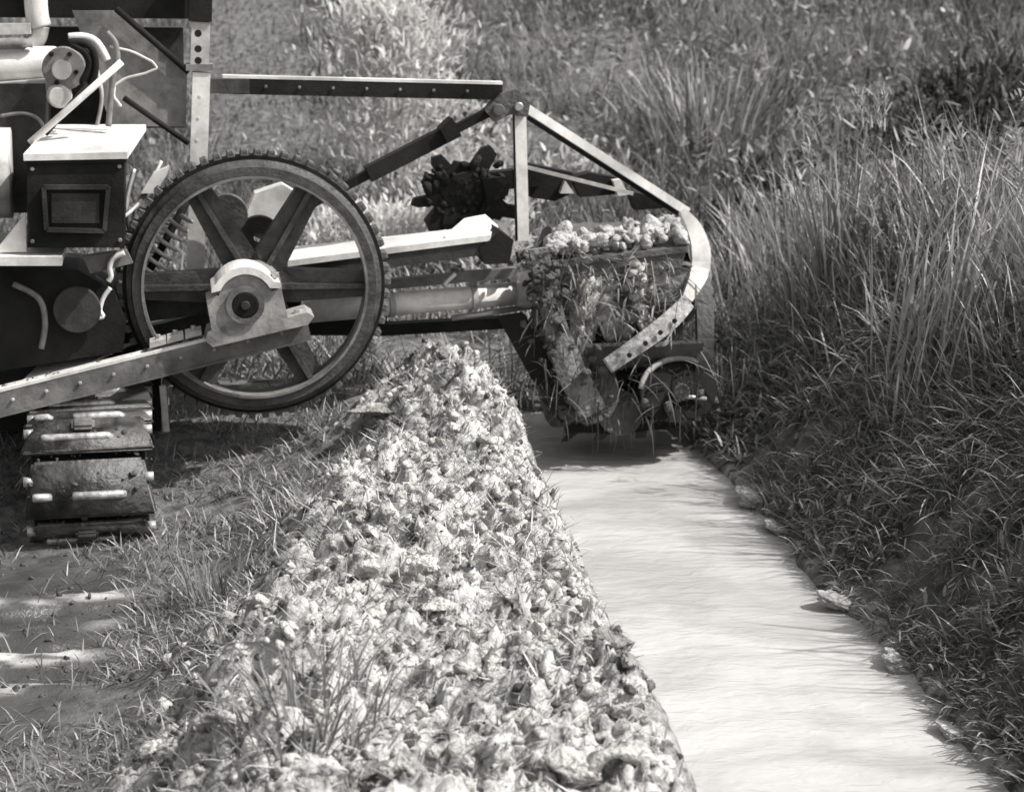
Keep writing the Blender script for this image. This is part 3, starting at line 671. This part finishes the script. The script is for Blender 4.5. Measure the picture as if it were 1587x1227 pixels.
for k in range(9):
    a0 = R(12+40*k); bm = bmesh.new(); N_ = 7; prev = None; inn = []
    for j in range(N_):
        t = j/(N_-1); a = a0 + .5*t*t; r = .27 + (RR+.04-.27)*t
        q = ra*(r*math.cos(a)) + ru*(r*math.sin(a)); tg = (ra*(-math.sin(a)) + ru*math.cos(a))*.018
        inn.append((LC+q+RAX*.02, RC+q-RAX*.02, LC+q+tg+RAX*.02, RC+q+tg-RAX*.02))
    vv = [[bm.verts.new(p) for p in row] for row in inn]
    for A, B in zip(vv, vv[1:]):
        bm.faces.new((A[0], A[1], B[1], B[0])); bm.faces.new((A[2], B[2], B[3], A[3])); bm.faces.new((A[0], B[0], B[2], A[2])); bm.faces.new((A[1], A[3], B[3], B[1]))
    bm.faces.new((vv[0][0], vv[0][2], vv[0][3], vv[0][1])); bm.faces.new((vv[-1][0], vv[-1][1], vv[-1][3], vv[-1][2]))
    bm_obj('bucket_blade', bm, 'muddy_iron' if k % 3 else 'mud_on_steel', dw, False)
    a = a0+.5
    for j in range(4):
        r = RR+.03; q = ra*(r*math.cos(a)) + ru*(r*math.sin(a)); rd = (ra*math.cos(a)+ru*math.sin(a))
        c = LC + q + RAX*(WID*(.1+.27*j)); tg = ra*(-math.sin(a)) + ru*math.cos(a)
        if RNG.random() < .25: continue
        L_ = .04+.04*RNG.random(); sk = RAX*(.03*RNG.normal()); hw = .03+.015*RNG.random()
        prism('cutting_tooth', [c-RAX*hw, c+RAX*hw, c+RAX*hw*.5+rd*L_+sk, c-RAX*hw*.6+rd*L_+sk], tg*.022, 'mud_on_steel' if (k+j) % 3 else 'muddy_iron', dw, .003)
prism('mouldboard', [M(x, y, o_) for x, y, o_ in ((772, 492, .32), (812, 486, .3), (850, 545, .26), (892, 612, .22), (872, 640, .22), (826, 590, .26))][::-1], FWD*.05, 'black_iron', mach, .008)
prism('side_cheek', [M(x, y, o_) for x, y, o_ in ((820, 388, .2), (850, 384, .2), (862, 440, .2), (880, 505, .19), (908, 570, .18), (940, 630, .16), (902, 652, .16), (866, 590, .18), (846, 520, .19), (832, 450, .2))][::-1], FWD*.04, 'mud_on_steel', mach, .006)
prism('wheel_shoe', [M(x, y, o_) for x, y, o_ in ((856, 640, .4), (905, 604, .4), (985, 612, .4), (1060, 596, .4), (1112, 600, .4), (1118, 630, .38), (1062, 658, .36), (960, 674, .36), (884, 668, .38))][::-1], FWD*.3, 'black_iron', mach, .02)
# broad knife bar bent to the shape of the ditch, on the near side
kn = [(1058, 326, .42), (1076, 352, .38), (1087, 388, .34), (1084, 424, .32), (1066, 462, .24), (1044, 492, .16), (1012, 518, .12), (978, 542, .1), (944, 566, .1)]
def strip(name, kn, wv, m, thick=.022):
    bm = bmesh.new(); rows = []
    P_ = catmull([M(*k) for k in kn], 4); Wd = np.interp(np.linspace(0, 1, len(P_)), np.linspace(0, 1, len(wv)), wv)
    for i, p in enumerate(P_):
        t = (P_[min(len(P_)-1, i+1)]-P_[max(0, i-1)]).normalized()
        s = (t.cross(-FWD)).normalized(); out_ = (-FWD*.75 + UP*.35 + LAT*.25).normalized(); h = Wd[i]/2
        rows.append([bm.verts.new(q) for q in (p-s*h, p+s*h, p+s*h-out_*thick, p-s*h-out_*thick)])
    for A, B in zip(rows, rows[1:]):
        for j in range(4): bm.faces.new((A[j], A[(j+1) % 4], B[(j+1) % 4], B[j]))
    bm.faces.new(rows[0]); bm.faces.new(rows[-1][::-1])
    return bm_obj(name, bm, m, mach, False, .003)
strip('side_knife', kn[:5], [.03, .075, .1, .1, .06], 'white_paint')
knife = strip('slotted_bar', [(1068, 466, .22)] + kn[5:], [.085, .1, .1, .09, .085], 'knife_mud')
for x, y, o_ in ((1042, 494, .155), (1020, 512, .125), (997, 529, .11), (972, 547, .1)):
    disc('bar_slot', M(x+3, y+3, o_-.012), -FWD, .013, .01, 'black_iron', knife, 14, bev=.002)
# rounded blade at the foot of the bar, dipping into the water
BLC = M(1052, 604, .22); bx_ = (LAT*.97 + FWD*.1).normalized(); by_ = (UP*.95 + FWD*.3).normalized()
bm = bmesh.new(); rows = []
for i in range(25):
    a = math.pi*2*i/24; rows.append((math.cos(a)*.215, math.sin(a)*.17))
add_prism(bm, [BLC + bx_*x + by_*y for x, y in rows[:-1]], bx_.cross(by_)*-.03)
so_ = bm_obj('round_blade', bm, 'black_iron', mach, False, .006)
tube('blade_lip', [BLC + bx_*(math.cos(R(a))*.215) + by_*(math.sin(R(a))*.17) - FWD*.02 for a in range(60, 186, 14)], .016, 'pale_paint', so_, 10)
tube('blade_rib', [BLC + bx_*-.02 - by_*.02 - FWD*.03, BLC + bx_*.14 - by_*.05 - FWD*.03], .012, 'worn_steel', so_, 10)
disc('blade_hub', BLC - FWD*.03, -FWD, .045, .03, 'muddy_iron', so_, 18)
for x_, y_, r_ in ((912, 610, .16), (960, 640, .12)):
    disc('cutter_disc', M(x_, y_, .3), -FWD*.8+UP*.3, r_, .03, 'muddy_iron', mach, 26)
# guard plate over the wheel, loaded with thrown earth
gp = prism('guard_plate', [M(838, 408, .25), M(1066, 382, .25), M(1062, 352, .85), M(850, 372, .85)], UP*-.03, 'muddy_iron', mach, .005)
prism('guard_skirt', [M(838, 414, .26), M(1064, 388, .26), M(1056, 414, .26), M(846, 446, .26)], FWD*.02, 'muddy_iron', mach, .004)
n = 320; a = RNG.random(n); b = RNG.random(n)**1.4
A_, B_, C_, D_ = [np.array(M(*p)) for p in ((850, 402, .28), (1058, 380, .28), (1056, 356, .8), (860, 374, .8))]
pos = (A_*(1-a)[:, None]+B_*a[:, None])*(1-b)[:, None] + (D_*(1-a)[:, None]+C_*a[:, None])*b[:, None]
pos[:, 2] += .02 + .05*RNG.random(n)
tag(clod_heap('earth_on_guard', pos, .008+.055*RNG.random(n)**2, 'bank_clod', gp, 3), kind='stuff')
# earth carried in the wheel and mud smeared down its left side
n = 200; t = RNG.random(n); s = RNG.random(n)
cx = 905 + 120*t - 20*s; cy = 412 + 100*s**1.2 + 10*RNG.normal(size=n)
pos = np.array([M(x, y, .27+.1*q) for x, y, q in zip(cx, cy, RNG.random(n))])
tag(clod_heap('earth_in_wheel', pos, .012+.075*RNG.random(n)**2.2, 'clod', dw, 4), kind='stuff')
n = 330; t = RNG.random(n); cx = 838 + 70*t**2 + 16*RNG.normal(size=n) + (RNG.random(n) < .45)*220*RNG.random(n)*sst(.5, .8, t); cy = 390 + 265*t
pos = np.array([M(x, y, .14+.3*q) for x, y, q in zip(cx, cy, RNG.random(n))])
tag(clod_heap('mud_on_rim', pos, RNG.uniform(.008, .036, n), 'dark_clod', dw, 5), kind='stuff')
n = 150; pos = np.array([M(855+235*a, 612+50*b-10*abs(2*a-1), .3+.4*c) for a, b, c in RNG.random((n, 3))])
tag(clod_heap('mud_under_wheel', pos, RNG.uniform(.012, .05, n), 'dark_clod', dw, 8), kind='stuff')
n = 240; t = RNG.random(n); x = np.where(RNG.random(n) < .6, 835+60*t+12*RNG.normal(size=n), 880+200*RNG.random(n)); y = np.where(x < 900, 370+220*RNG.random(n), 400+170*RNG.random(n))
pos = np.array([M(a, b, .22+.12*q) for a, b, q in zip(x, y, RNG.random(n))])
V, Fc = blades(pos, U_(.08, .3, n), U_(.005, .014, n), U_(0, 6.28, n), U_(1.3, 2.6, n), U_(.2, 1.2, n))
tag(blade_obj('hanging_grass', 'reed', [(V, Fc)], dw), kind='stuff')
n = 260; t = RNG.random(n); x = np.where(t < .5, 832+75*RNG.random(n)+10*RNG.normal(size=n), 870+225*RNG.random(n)); y = np.where(t < .5, 380+260*RNG.random(n), 560+95*RNG.random(n))
pos = np.array([M(a, b, .08+.15*q) for a, b, q in zip(x, y, RNG.random(n))])
tag(blade_obj('hanging_roots', 'dark_leaf', [blades(pos, U_(.03, .26, n), U_(.003, .012, n), U_(0, 6.28, n), U_(1.2, 3.0, n), U_(.1, .9, n))], dw), kind='stuff')
n = 420; pos = np.array([M(895+150*a, 395+120*b, .2+.08*c) for a, b, c in RNG.random((n, 3))])
tag(blade_obj('torn_grass', 'pale_grass', [blades(pos, U_(.04, .16, n), U_(.004, .012, n), U_(0, 6.28, n), U_(.8, 2.6, n), U_(.1, 1.0, n))], dw), kind='stuff')
# dark bucket lips and pale teeth showing over the top
for pts_ in ([(820, 254), (888, 268), (886, 300), (860, 312), (822, 306)], [(886, 275), (914, 268), (958, 276), (970, 300), (900, 306)], [(975, 296), (1010, 305), (1040, 322), (985, 326)]):
    prism('bucket_lip', [M(x, y, .95) for x, y in pts_], FWD*.1, 'black_iron', mach, .008)
for pts_ in ([(868, 300), (876, 280), (890, 300)], [(950, 280), (962, 278), (974, 302), (958, 304)], [(798, 262), (806, 262), (806, 288), (798, 288)]):
    prism('lip_tooth', [M(x, y, .9) for x, y in pts_], FWD*.05, 'white_paint', mach, .002)
# dark toothed cutter behind the deck
CC = M(716, 298, .95)
cut_ = disc('side_cutter', CC, -FWD, .155, .12, 'black_iron', mach, 20, r2=.12)
for k, (ang, ln, wd) in enumerate(((58, .27, .05), (100, .16, .05), (128, .24, .045), (160, .22, .05), (188, .27, .03), (222, .25, .06), (248, .2, .07), (285, .16, .06), (335, .22, .06), (12, .22, .06))):
    a = R(ang); d_ = LAT*math.cos(a)+UP*math.sin(a); t_ = LAT*(-math.sin(a))+UP*math.cos(a); z = -FWD*(.02+.008*k)
    prism('cutter_tooth', [CC+z+d_*.1-t_*wd*1.1, CC+z+d_*ln-t_*wd*.8, CC+z+d_*(ln+.02)+t_*wd*.3, CC+z+d_*ln*.95+t_*wd*.9, CC+z+d_*.1+t_*wd*1.1], -FWD*.06, 'black_iron', cut_, .008)
n = 170; pos = np.array([np.array(CC - FWD*.1) + np.array(LAT)*a + np.array(UP)*b for a, b in np.clip(RNG.normal(size=(n, 2)), -1.9, 1.9)*np.array([.105, .085])])
tag(clod_heap('mud_on_cutter', pos, RNG.uniform(.012, .04, n), 'black_mud', cut_, 31), kind='stuff')
bar('cutter_arm', M(735, 283, .95), M(836, 272, .95), .09, .1, 'black_iron', mach)
bar('cutter_arm', M(740, 318, 1.0), M(806, 330, 1.0), .07, .07, 'black_iron', mach)

# machine origin at its base
mach.location = (tr_c.x+.6, tr_c.y+.6, -.25); bpy.context.view_layer.update()
inv = mach.matrix_world.inverted()
for o in mach.children: o.matrix_parent_inverse = inv

# ------------------------------------------------------------------ spoil heap: clods
def spoil_pts(n, edge=.11):
    out = []
    while len(out) < n:
        x = RNG.uniform(-1.6, .75, 4000); y = 4.6 + 5.6*RNG.random(4000)**.9
        w = mound_w(x, y); ok = (RNG.random(4000) < w**1.5) & (x < XL(y)-edge)
        out += list(zip(x[ok], y[ok]))
    return np.array(out[:n])
P = spoil_pts(4200, .15); sz = .005 + .026*RNG.random(4200)**2.6
zz = height(P[:, 0], P[:, 1])
pos = np.stack([P[:, 0], P[:, 1], zz-sz*.25], -1)
tag(clod_heap('spoil_crumbs', pos, sz, 'clod', None, 9), 'loose pale crumbs of dug earth covering the spoil heap', 'soil', kind='stuff')
P = spoil_pts(450, .1); sz = .006 + .022*RNG.random(450)**2
pos = np.stack([P[:, 0], P[:, 1], height(P[:, 0], P[:, 1])-sz*.05], -1)
tag(clod_heap('dark_crumbs', pos, sz, 'dark_clod', None, 10), 'dark damp crumbs of earth among the pale spoil', 'soil', kind='stuff')
BIG = []
for i in range(12):
    v, f = clod_shape(900+i, 4); me = np_mesh('soil_clod', v, f); me.materials.append(MATS['clod']); me.polygons.foreach_set('use_smooth', np.ones(len(f), bool)); BIG.append(me)
def clod_thing(name, x, y, s, sc=(1, 1, 1), rot=None, m=None, lift=.3, seed=None):
    me = BIG[RNG.integers(12)] if seed is None else np_mesh(name, *clod_shape(seed, 4))
    o = bpy.data.objects.new(name, me); COL.objects.link(o)
    if seed is not None: me.materials.append(MATS[m or 'clod']); me.polygons.foreach_set('use_smooth', np.ones(len(me.polygons), bool))
    o.location = (x, y, float(height(x, y))+s*sc[2]*(lift-.42)); o.scale = (s*sc[0], s*sc[1], s*sc[2])
    o.rotation_euler = rot or (RNG.normal()*.5, RNG.normal()*.5, RNG.random()*6.28); return o
P = spoil_pts(230, .2)
for x, y in P:
    o = clod_thing('soil_clod', x, y, .022+.03*RNG.random()**1.8)
    tag(o, 'pale wet soil clod lying on the spoil heap beside the ditch', 'clod', 'pale clods on the spoil heap')
def at(px, py):
    """where the line of sight through a pixel meets the ground"""
    d = ray(px, py); lo = 4.
    for i in range(900):
        Y = 4.5+i*.03; p = Vector((0, 0, HC)) + d*(Y/d.y)
        if p.z < float(height(p.x, p.y)): return p
    return p
for px, py, s, sc, rot, nm, m, lab, sd_ in (
    (890, 1222, .075, (1.25, .9, .75), (.1, .1, .3), 'round_stone', 'clod', 'large rounded pale stone at the bottom edge of the spoil heap', 41),
    (800, 1125, .06, (1.6, .9, .55), (.25, -.2, .1), 'soil_slab', 'clod', 'broad flat pale slab of earth near the foot of the heap', 42),
    (570, 895, .065, (1.0, .9, .95), (.5, .3, .6), 'soil_slab', 'clod', 'thick upright pale slab of earth with cracked face mid heap', 43),
    (655, 890, .055, (1.0, .9, .9), (.3, -.3, .2), 'soil_slab', 'clod', 'greyish split block of earth right of the cracked slab', 44),
    (690, 940, .06, (1.5, .8, .5), (.2, 0, .2), 'soil_slab', 'clod', 'long pale lump below the split block on the heap', 45),
    (545, 612, .07, (.8, .7, 1.3), (.1, .2, .2), 'soil_clod', 'clod', 'small upright bright clod just below the iron wheel', 46),
    (600, 640, .08, (1.8, .8, .6), (.1, 0, .3), 'soil_slab', 'clod', 'long bright slab at the top of the heap near the wheel', 47),
    (950, 1000, .05, (1.2, 1, .8), (.1, .2, .2), 'soil_clod', 'clod', 'pale clod overhanging the cut edge of the ditch', 48),
    (350, 1120, .07, (1.5, .9, .6), (.1, .1, 1.2), 'soil_slab', 'clod', 'broad pale lump among grass at the lower left of the heap', 49)):
    p = at(px, py); o = clod_thing(nm, p.x, p.y, s, sc, rot, m, .35, sd_); tag(o, lab, 'stone' if nm == 'round_stone' else 'clod')
for px, py, s, lab in ((1168, 782, .085, 'pale slumped sod on the right waterline nearest the digging wheel'), (1206, 846, .07, 'slumped sod second from the digging wheel on the right waterline'), (1300, 950, .075, 'slumped sod half way down the right waterline'), (1392, 1062, .085, 'large slumped sod on the right waterline towards the bottom'), (1480, 1150, .06, 'slumped sod on the right waterline nearest the bottom corner')):
    o = clod_thing('slumped_sod', *at(px, py).xy, s, (1.0, 1.7, .6), (.1, .35, .25), 'bank_clod', .3, int(px)); o.location.z = max(o.location.z, WATER+.01); tag(o, lab, 'sod')
# curled strip of turf at the foot of the heap
c0 = at(965, 1190); bm = bmesh.new(); rows = []
for i in range(15):
    t = i/14; a = math.pi*(.92-.86*t)
    for_ = c0 + Vector((.085*math.cos(a), .03*t, .0)) + UP*(.055*math.sin(a)-.012)
    rd = Vector((math.cos(a), 0, math.sin(a)))
    rows.append([bm.verts.new(for_ + Vector((0, s*.5, 0))*.12 + rd*(.014*e) + Vector((0, 0, .012*math.sin(9*t+s*3)))) for s, e in ((-.5, -1), (.5, -1), (.5, 1), (-.5, 1))])
for A, B in zip(rows, rows[1:]):
    for j in range(4): bm.faces.new((A[j], A[(j+1) % 4], B[(j+1) % 4], B[j]))
bm.faces.new(rows[0]); bm.faces.new(rows[-1][::-1])
tag(bm_obj('turf_strip', bm, 'clod', None, True), 'curled strip of sliced turf arching at the foot of the heap', 'turf')

# ------------------------------------------------------------------ vegetation
# short grass on the near left and round the heap
n = 46000; x = U_(-2.7, .2, n); y = U_(4.9, 10.5, n); w = mound_w(x, y)
wt = sst(-1.35, -1.7, x)*sst(8.2, 7.6, y)*sst(5.9, 6.3, y)
ok = (RNG.random(n) < (1-w)**2*.9*(1-.93*wt) + .02) & (fbm(x*3+4, y*3, 3) > .36); x, y = x[ok], y[ok]; n = len(x)
sg = blades(onground(x, y), U_(.04, .15, n), U_(.003, .009, n), U_(0, 6.28, n), U_(.2, 1.2, n), U_(.2, 1.1, n), 3)
tag(blade_obj('short_grass', 'short_grass', [sg]), 'short trampled grass between the track and the spoil heap', 'grass', kind='stuff')
n = 9500; P = spoil_pts(n, .16); x, y = P[:, 0], P[:, 1]
mt = blades(onground(x, y, .002), U_(.02, .11, n), U_(.003, .008, n), U_(0, 6.28, n), U_(.8, 1.6, n), U_(-.3, .7, n), 3)
tag(blade_obj('cut_weeds', 'cut_weeds', [mt]), 'matted cut weeds and straw strewn over the spoil heap', 'weeds', kind='stuff')
# grass on the cut slope of the right bank
n = 52000; y = U_(4.7, 11.8, n); x = XRw(y) + .02 + .16*fbm(y*7, y*0+5, 4) + 1.75*RNG.random(n)**.9
ok = (fbm(x*3.4+20, y*3.4, 3) > .36-.2*sst(.35, 1.1, x-XR(y))); x, y = x[ok], y[ok]; n = len(x)
up_h = sst(0, .9, x-XR(y))
bgp = blades(onground(x, y), U_(.06, .2, n)*(.8+.9*up_h), U_(.004, .014, n), 3.5+RNG.normal(size=n)*1.1, U_(.3, 1.5, n), U_(.2, 1.4, n))
tag(blade_obj('bank_grass', 'bank_grass', [bgp]), 'dark tangled grass covering the right bank of the ditch', 'grass', kind='stuff')
# reeds on top of the bank
n = 20000; y = U_(6.4, 13.5, n); x = XR(y) + .6 + .5*sst(8.8, 7.8, y) + 4.6*RNG.random(n)
ok = fbm(x*1.6+60, y*1.6, 3) > .38; x, y = x[ok], y[ok]; n = len(x)
rd1 = blades(onground(x, y), U_(.45, 1.15, n)*(.35+.65*sst(.6, 1.6, x-XR(y))), U_(.006, .018, n), RNG.normal(size=n)*1.6+2.6, np.abs(RNG.normal(size=n))*.22, U_(.1, .9, n), 5)
tag(blade_obj('reed_bed', 'reed', [rd1]), 'mass of tall reeds on top of the right bank', 'reeds', kind='stuff')
# rough ground behind
n = 60000; y = 11.2 + 17*RNG.random(n)**1.3; x = U_(-.34, .36, n)*y*1.05
bare = .97*sst(-.165, -.15, x/y)*sst(-.098, -.115, x/y)*sst(14.5, 16, y)
bush = sst(-.115, -.1, x/y)*sst(-.01, -.03, x/y)*sst(18, 17, y)
ok = (RNG.random(n) > bare) & (RNG.random(n) > .9*bush) & (fbm(x*.9+11, y*.9, 3) > .33) & ~((y < 12.2) & (x < 1.0)); x, y = x[ok], y[ok]; n = len(x)
hh = U_(.2, .75, n)*(.7+.3*sst(-.5, 2, x))
pt = fbm(x*.8+33, y*.8, 3)+.03*RNG.normal(size=n)
bk = blades(onground(x, y), hh, U_(.006, .018, n), U_(0, 6.28, n), np.abs(RNG.normal(size=n))*.3, U_(.2, 1.2, n), 4)
bv = bk[0].reshape(n, 9, 3); sel = pt > .46; tri9 = bk[1].reshape(n, -1, 3)[0]
mk = lambda v: (v.reshape(-1, 3), (tri9[None] + (np.arange(len(v))*9)[:, None, None]).reshape(-1, 3))
tag(blade_obj('dark_sedge', 'dark_sedge', [mk(bv[~sel])]), 'darker sedge growing in patches across the rising ground', 'sedge', kind='stuff')
tag(blade_obj('rough_grass', 'back_grass', [mk(bv[sel])]), 'rough tall grass filling the rising ground behind', 'grass', kind='stuff')

n = 74000; y = np.where(RNG.random(n) < .6, U_(4.8, 12, n), 11+15*RNG.random(n)**1.3); x = np.where(y < 11.2, XR(y)+.1+3.2*RNG.random(n), U_(-.34, .36, n)*y*1.05)
ok = (fbm(x*1.3+91, y*1.3, 4) > .40) & ~((y > 11) & (y < 12.2) & (x < 1.2)) & ~((x/y < -.1) & (x/y > -.165)); x, y = x[ok], y[ok]; n = len(x)
top = (.14+1.0*sst(.6, 1.8, x-XR(y))*sst(5, 8, y)*(.55+.45*(y < 14)))*(.35+1.2*fbm(x*2+7, y*2, 3)); p3 = onground(x, y); p3[:, 2] += top*RNG.random(n)**.6; big = .6+.06*y
wl = blades(p3, U_(.03, .10, n)*big, np.where(y < 11, U_(.006, .016, n), U_(.012, .035, n))*big, U_(0, 6.28, n), U_(.3, 2.0, n), U_(-.2, 1.0, n), 3)
tag(blade_obj('weed_leaves', 'weed_leaf', [wl]), 'mixed leafy weeds growing through the grass of bank and field', 'weeds', kind='stuff')
n = 9000; y = U_(14.5, 28, n); x = U_(-.17, -.09, n)*y
ss = blades(onground(x, y), U_(.04, .1, n), U_(.006, .016, n), U_(0, 6.28, n), U_(.1, .8, n), U_(.2, 1, n), 3)
tag(blade_obj('grazed_grass', 'dark_sedge', [ss]), 'short even grass on the slope left of the pale bush', 'grass', kind='stuff')
n = 14000; y = 9.9 + 6*RNG.random(n); x = U_(-3.2, 1.0, n)
ok = (fbm(x*1.5+70, y*1.5, 3) > .3) & (y > 10.3+.5*(x > -.6)); x, y = x[ok], y[ok]; n = len(x)
pg_ = blades(onground(x, y), U_(.12, .42, n), U_(.008, .02, n), U_(0, 6.28, n), np.abs(RNG.normal(size=n))*.4, U_(.2, 1.3, n), 4)
tag(blade_obj('pale_grass', 'pale_grass', [pg_]), 'pale low grass on the field behind the machine', 'grass', kind='stuff')

def clump(name, px, py, nb, h, w, spread, m, label, cat, lean=.35, az=None, heads=0, Y=None, droop=(.1, .8)):
    if Y: c = U(px, py, Y); c.z = float(height(c.x, c.y))
    else: c = at(px, py)
    root = bpy.data.objects.new(name, None); COL.objects.link(root); root.location = c; tag(root, label, cat)
    x = RNG.normal(size=nb)*spread; y = RNG.normal(size=nb)*spread
    z = height(x+c.x, y+c.y)-c.z-.02
    aa = np.arctan2(y, x) + RNG.normal(size=nb)*.7 if az is None else az + RNG.normal(size=nb)*.5
    hh = U_(.6, 1.0, nb)*h; ln = np.abs(RNG.normal(size=nb))*lean
    V, Fc = blades(np.stack([x, y, z], -1), hh, U_(.7, 1.3, nb)*w, aa, ln, U_(droop[0], droop[1], nb), 5)
    tag(blade_obj('leaves', m, [(V, Fc)], root), kind='stuff')
    ns = max(4, nb//8); st = blades(np.stack([x, y, z], -1)[:ns], hh[:ns]*1.12, np.full(ns, w*.5), aa[:ns], ln[:ns]*.6, U_(.05, .25, ns), 5)
    tag(blade_obj('stems', m, [st], root), kind='stuff')
    if heads:
        tips = st[0].reshape(ns, -1, 3)[:heads, -1]; hp = np.repeat(tips, 14, 0) + RNG.normal(size=(14*len(tips), 3))*np.array([.012, .012, .05]); k = len(hp)
        tag(blade_obj('seed_heads', 'dry_reed', [blades(hp, U_(.05, .1, k), U_(.006, .012, k), U_(0, 6.28, k), U_(.2, .9, k), U_(0, .6, k), 3)], root), kind='stuff')
    return root
def bush(px, py, Y, h, rx, nl, ll, m, label, cone=.5, name='pale_bush'):
    c = U(px, py, Y); c.z = float(height(c.x, c.y)); root = bpy.data.objects.new(name, None); COL.objects.link(root); root.location = c; tag(root, label, 'bush')
    nc = 60; cc = RNG.normal(size=(nc, 3))*np.array([rx*.5, rx*.5, 0]); cc[:, 2] = h*RNG.random(nc)**.8; cc[:, :2] *= (1-cone*cc[:, 2:3]/h)
    k = RNG.integers(nc, size=nl); p = cc[k] + RNG.normal(size=(nl, 3))*np.array([rx*.2, rx*.2, h*.06]); p[:, 2] = np.abs(p[:, 2])
    V, Fc = blades(p, U_(.5, 1.4, nl)*ll, U_(.15, .4, nl)*ll, np.arctan2(p[:, 1], p[:, 0])+RNG.normal(size=nl)*1.2, U_(-.2, 1.5, nl), U_(0, 1, nl), 3)
    tag(blade_obj('foliage', m, [(V, Fc)], root), kind='stuff')
    ns = 26; st = blades(np.stack([RNG.normal(size=ns)*rx*.12, RNG.normal(size=ns)*rx*.12, np.full(ns, -.03)], -1), U_(.5, .95, ns)*h, np.full(ns, .022), U_(0, 6.28, ns), U_(0, .5, ns), U_(0, .4, ns), 5)
    tag(blade_obj('stems', m, [st], root), kind='stuff')
    return root
bush(612, 118, 16.2, 1.5, .9, 6000, .1, 'pale_leaf', 'tall pale bush behind the boom at the top', .7)
bush(735, 250, 13.2, .75, .5, 2400, .09, 'pale_leaf', 'pale grassy bush directly below the boom tip')
bush(575, 255, 13.5, .5, .7, 2600, .09, 'pale_leaf', 'wide pale bush seen behind the diagonal strut')
bush(1215, 250, 14.5, .6, .6, 2600, .1, 'dark_leaf', 'dark leafy bush among the reeds', name='dark_bush')
bush(1530, 110, 16, .9, .9, 3600, .12, 'dark_leaf', 'dark bush in the top right corner', name='dark_bush')
clump('reed_clump', 1215, 500, 160, 1.0, .014, .16, 'reed', 'upright grey reed clump right of the digging wheel', 'reeds', .16, heads=8)
clump('reed_clump', 1300, 470, 150, 1.05, .014, .15, 'reed', 'straight reed clump with pale feathery tops beyond the bank', 'reeds', .14, heads=14)
clump('reed_clump', 1500, 560, 170, 1.1, .015, .2, 'dry_reed', 'leaning pale reed clump at the right edge', 'reeds', .3, az=.5, heads=12)
clump('reed_clump', 1400, 560, 70, .55, .012, .1, 'dry_reed', 'broken bleached stalks in a tangle on the bank', 'reeds', .9, heads=0, droop=(.4, 2.0))
clump('reed_clump', 1100, 120, 260, 1.0, .03, .3, 'reed', 'light grey reed clump at the top right of centre', 'reeds', .35, Y=17, heads=0)
clump('grass_tuft', 330, 930, 90, .26, .008, .09, 'short_grass', 'thin grass tuft at the left foot of the heap', 'grass tuft', .5)
clump('grass_tuft', 470, 1110, 170, .24, .008, .12, 'short_grass', 'dense dark grass tuft growing through the spoil', 'grass tuft', .6)
clump('grass_tuft', 1120, 400, 160, .4, .008, .1, 'dry_reed', 'pale grass tuft touching the knife bar', 'grass tuft', .6, Y=10.4)
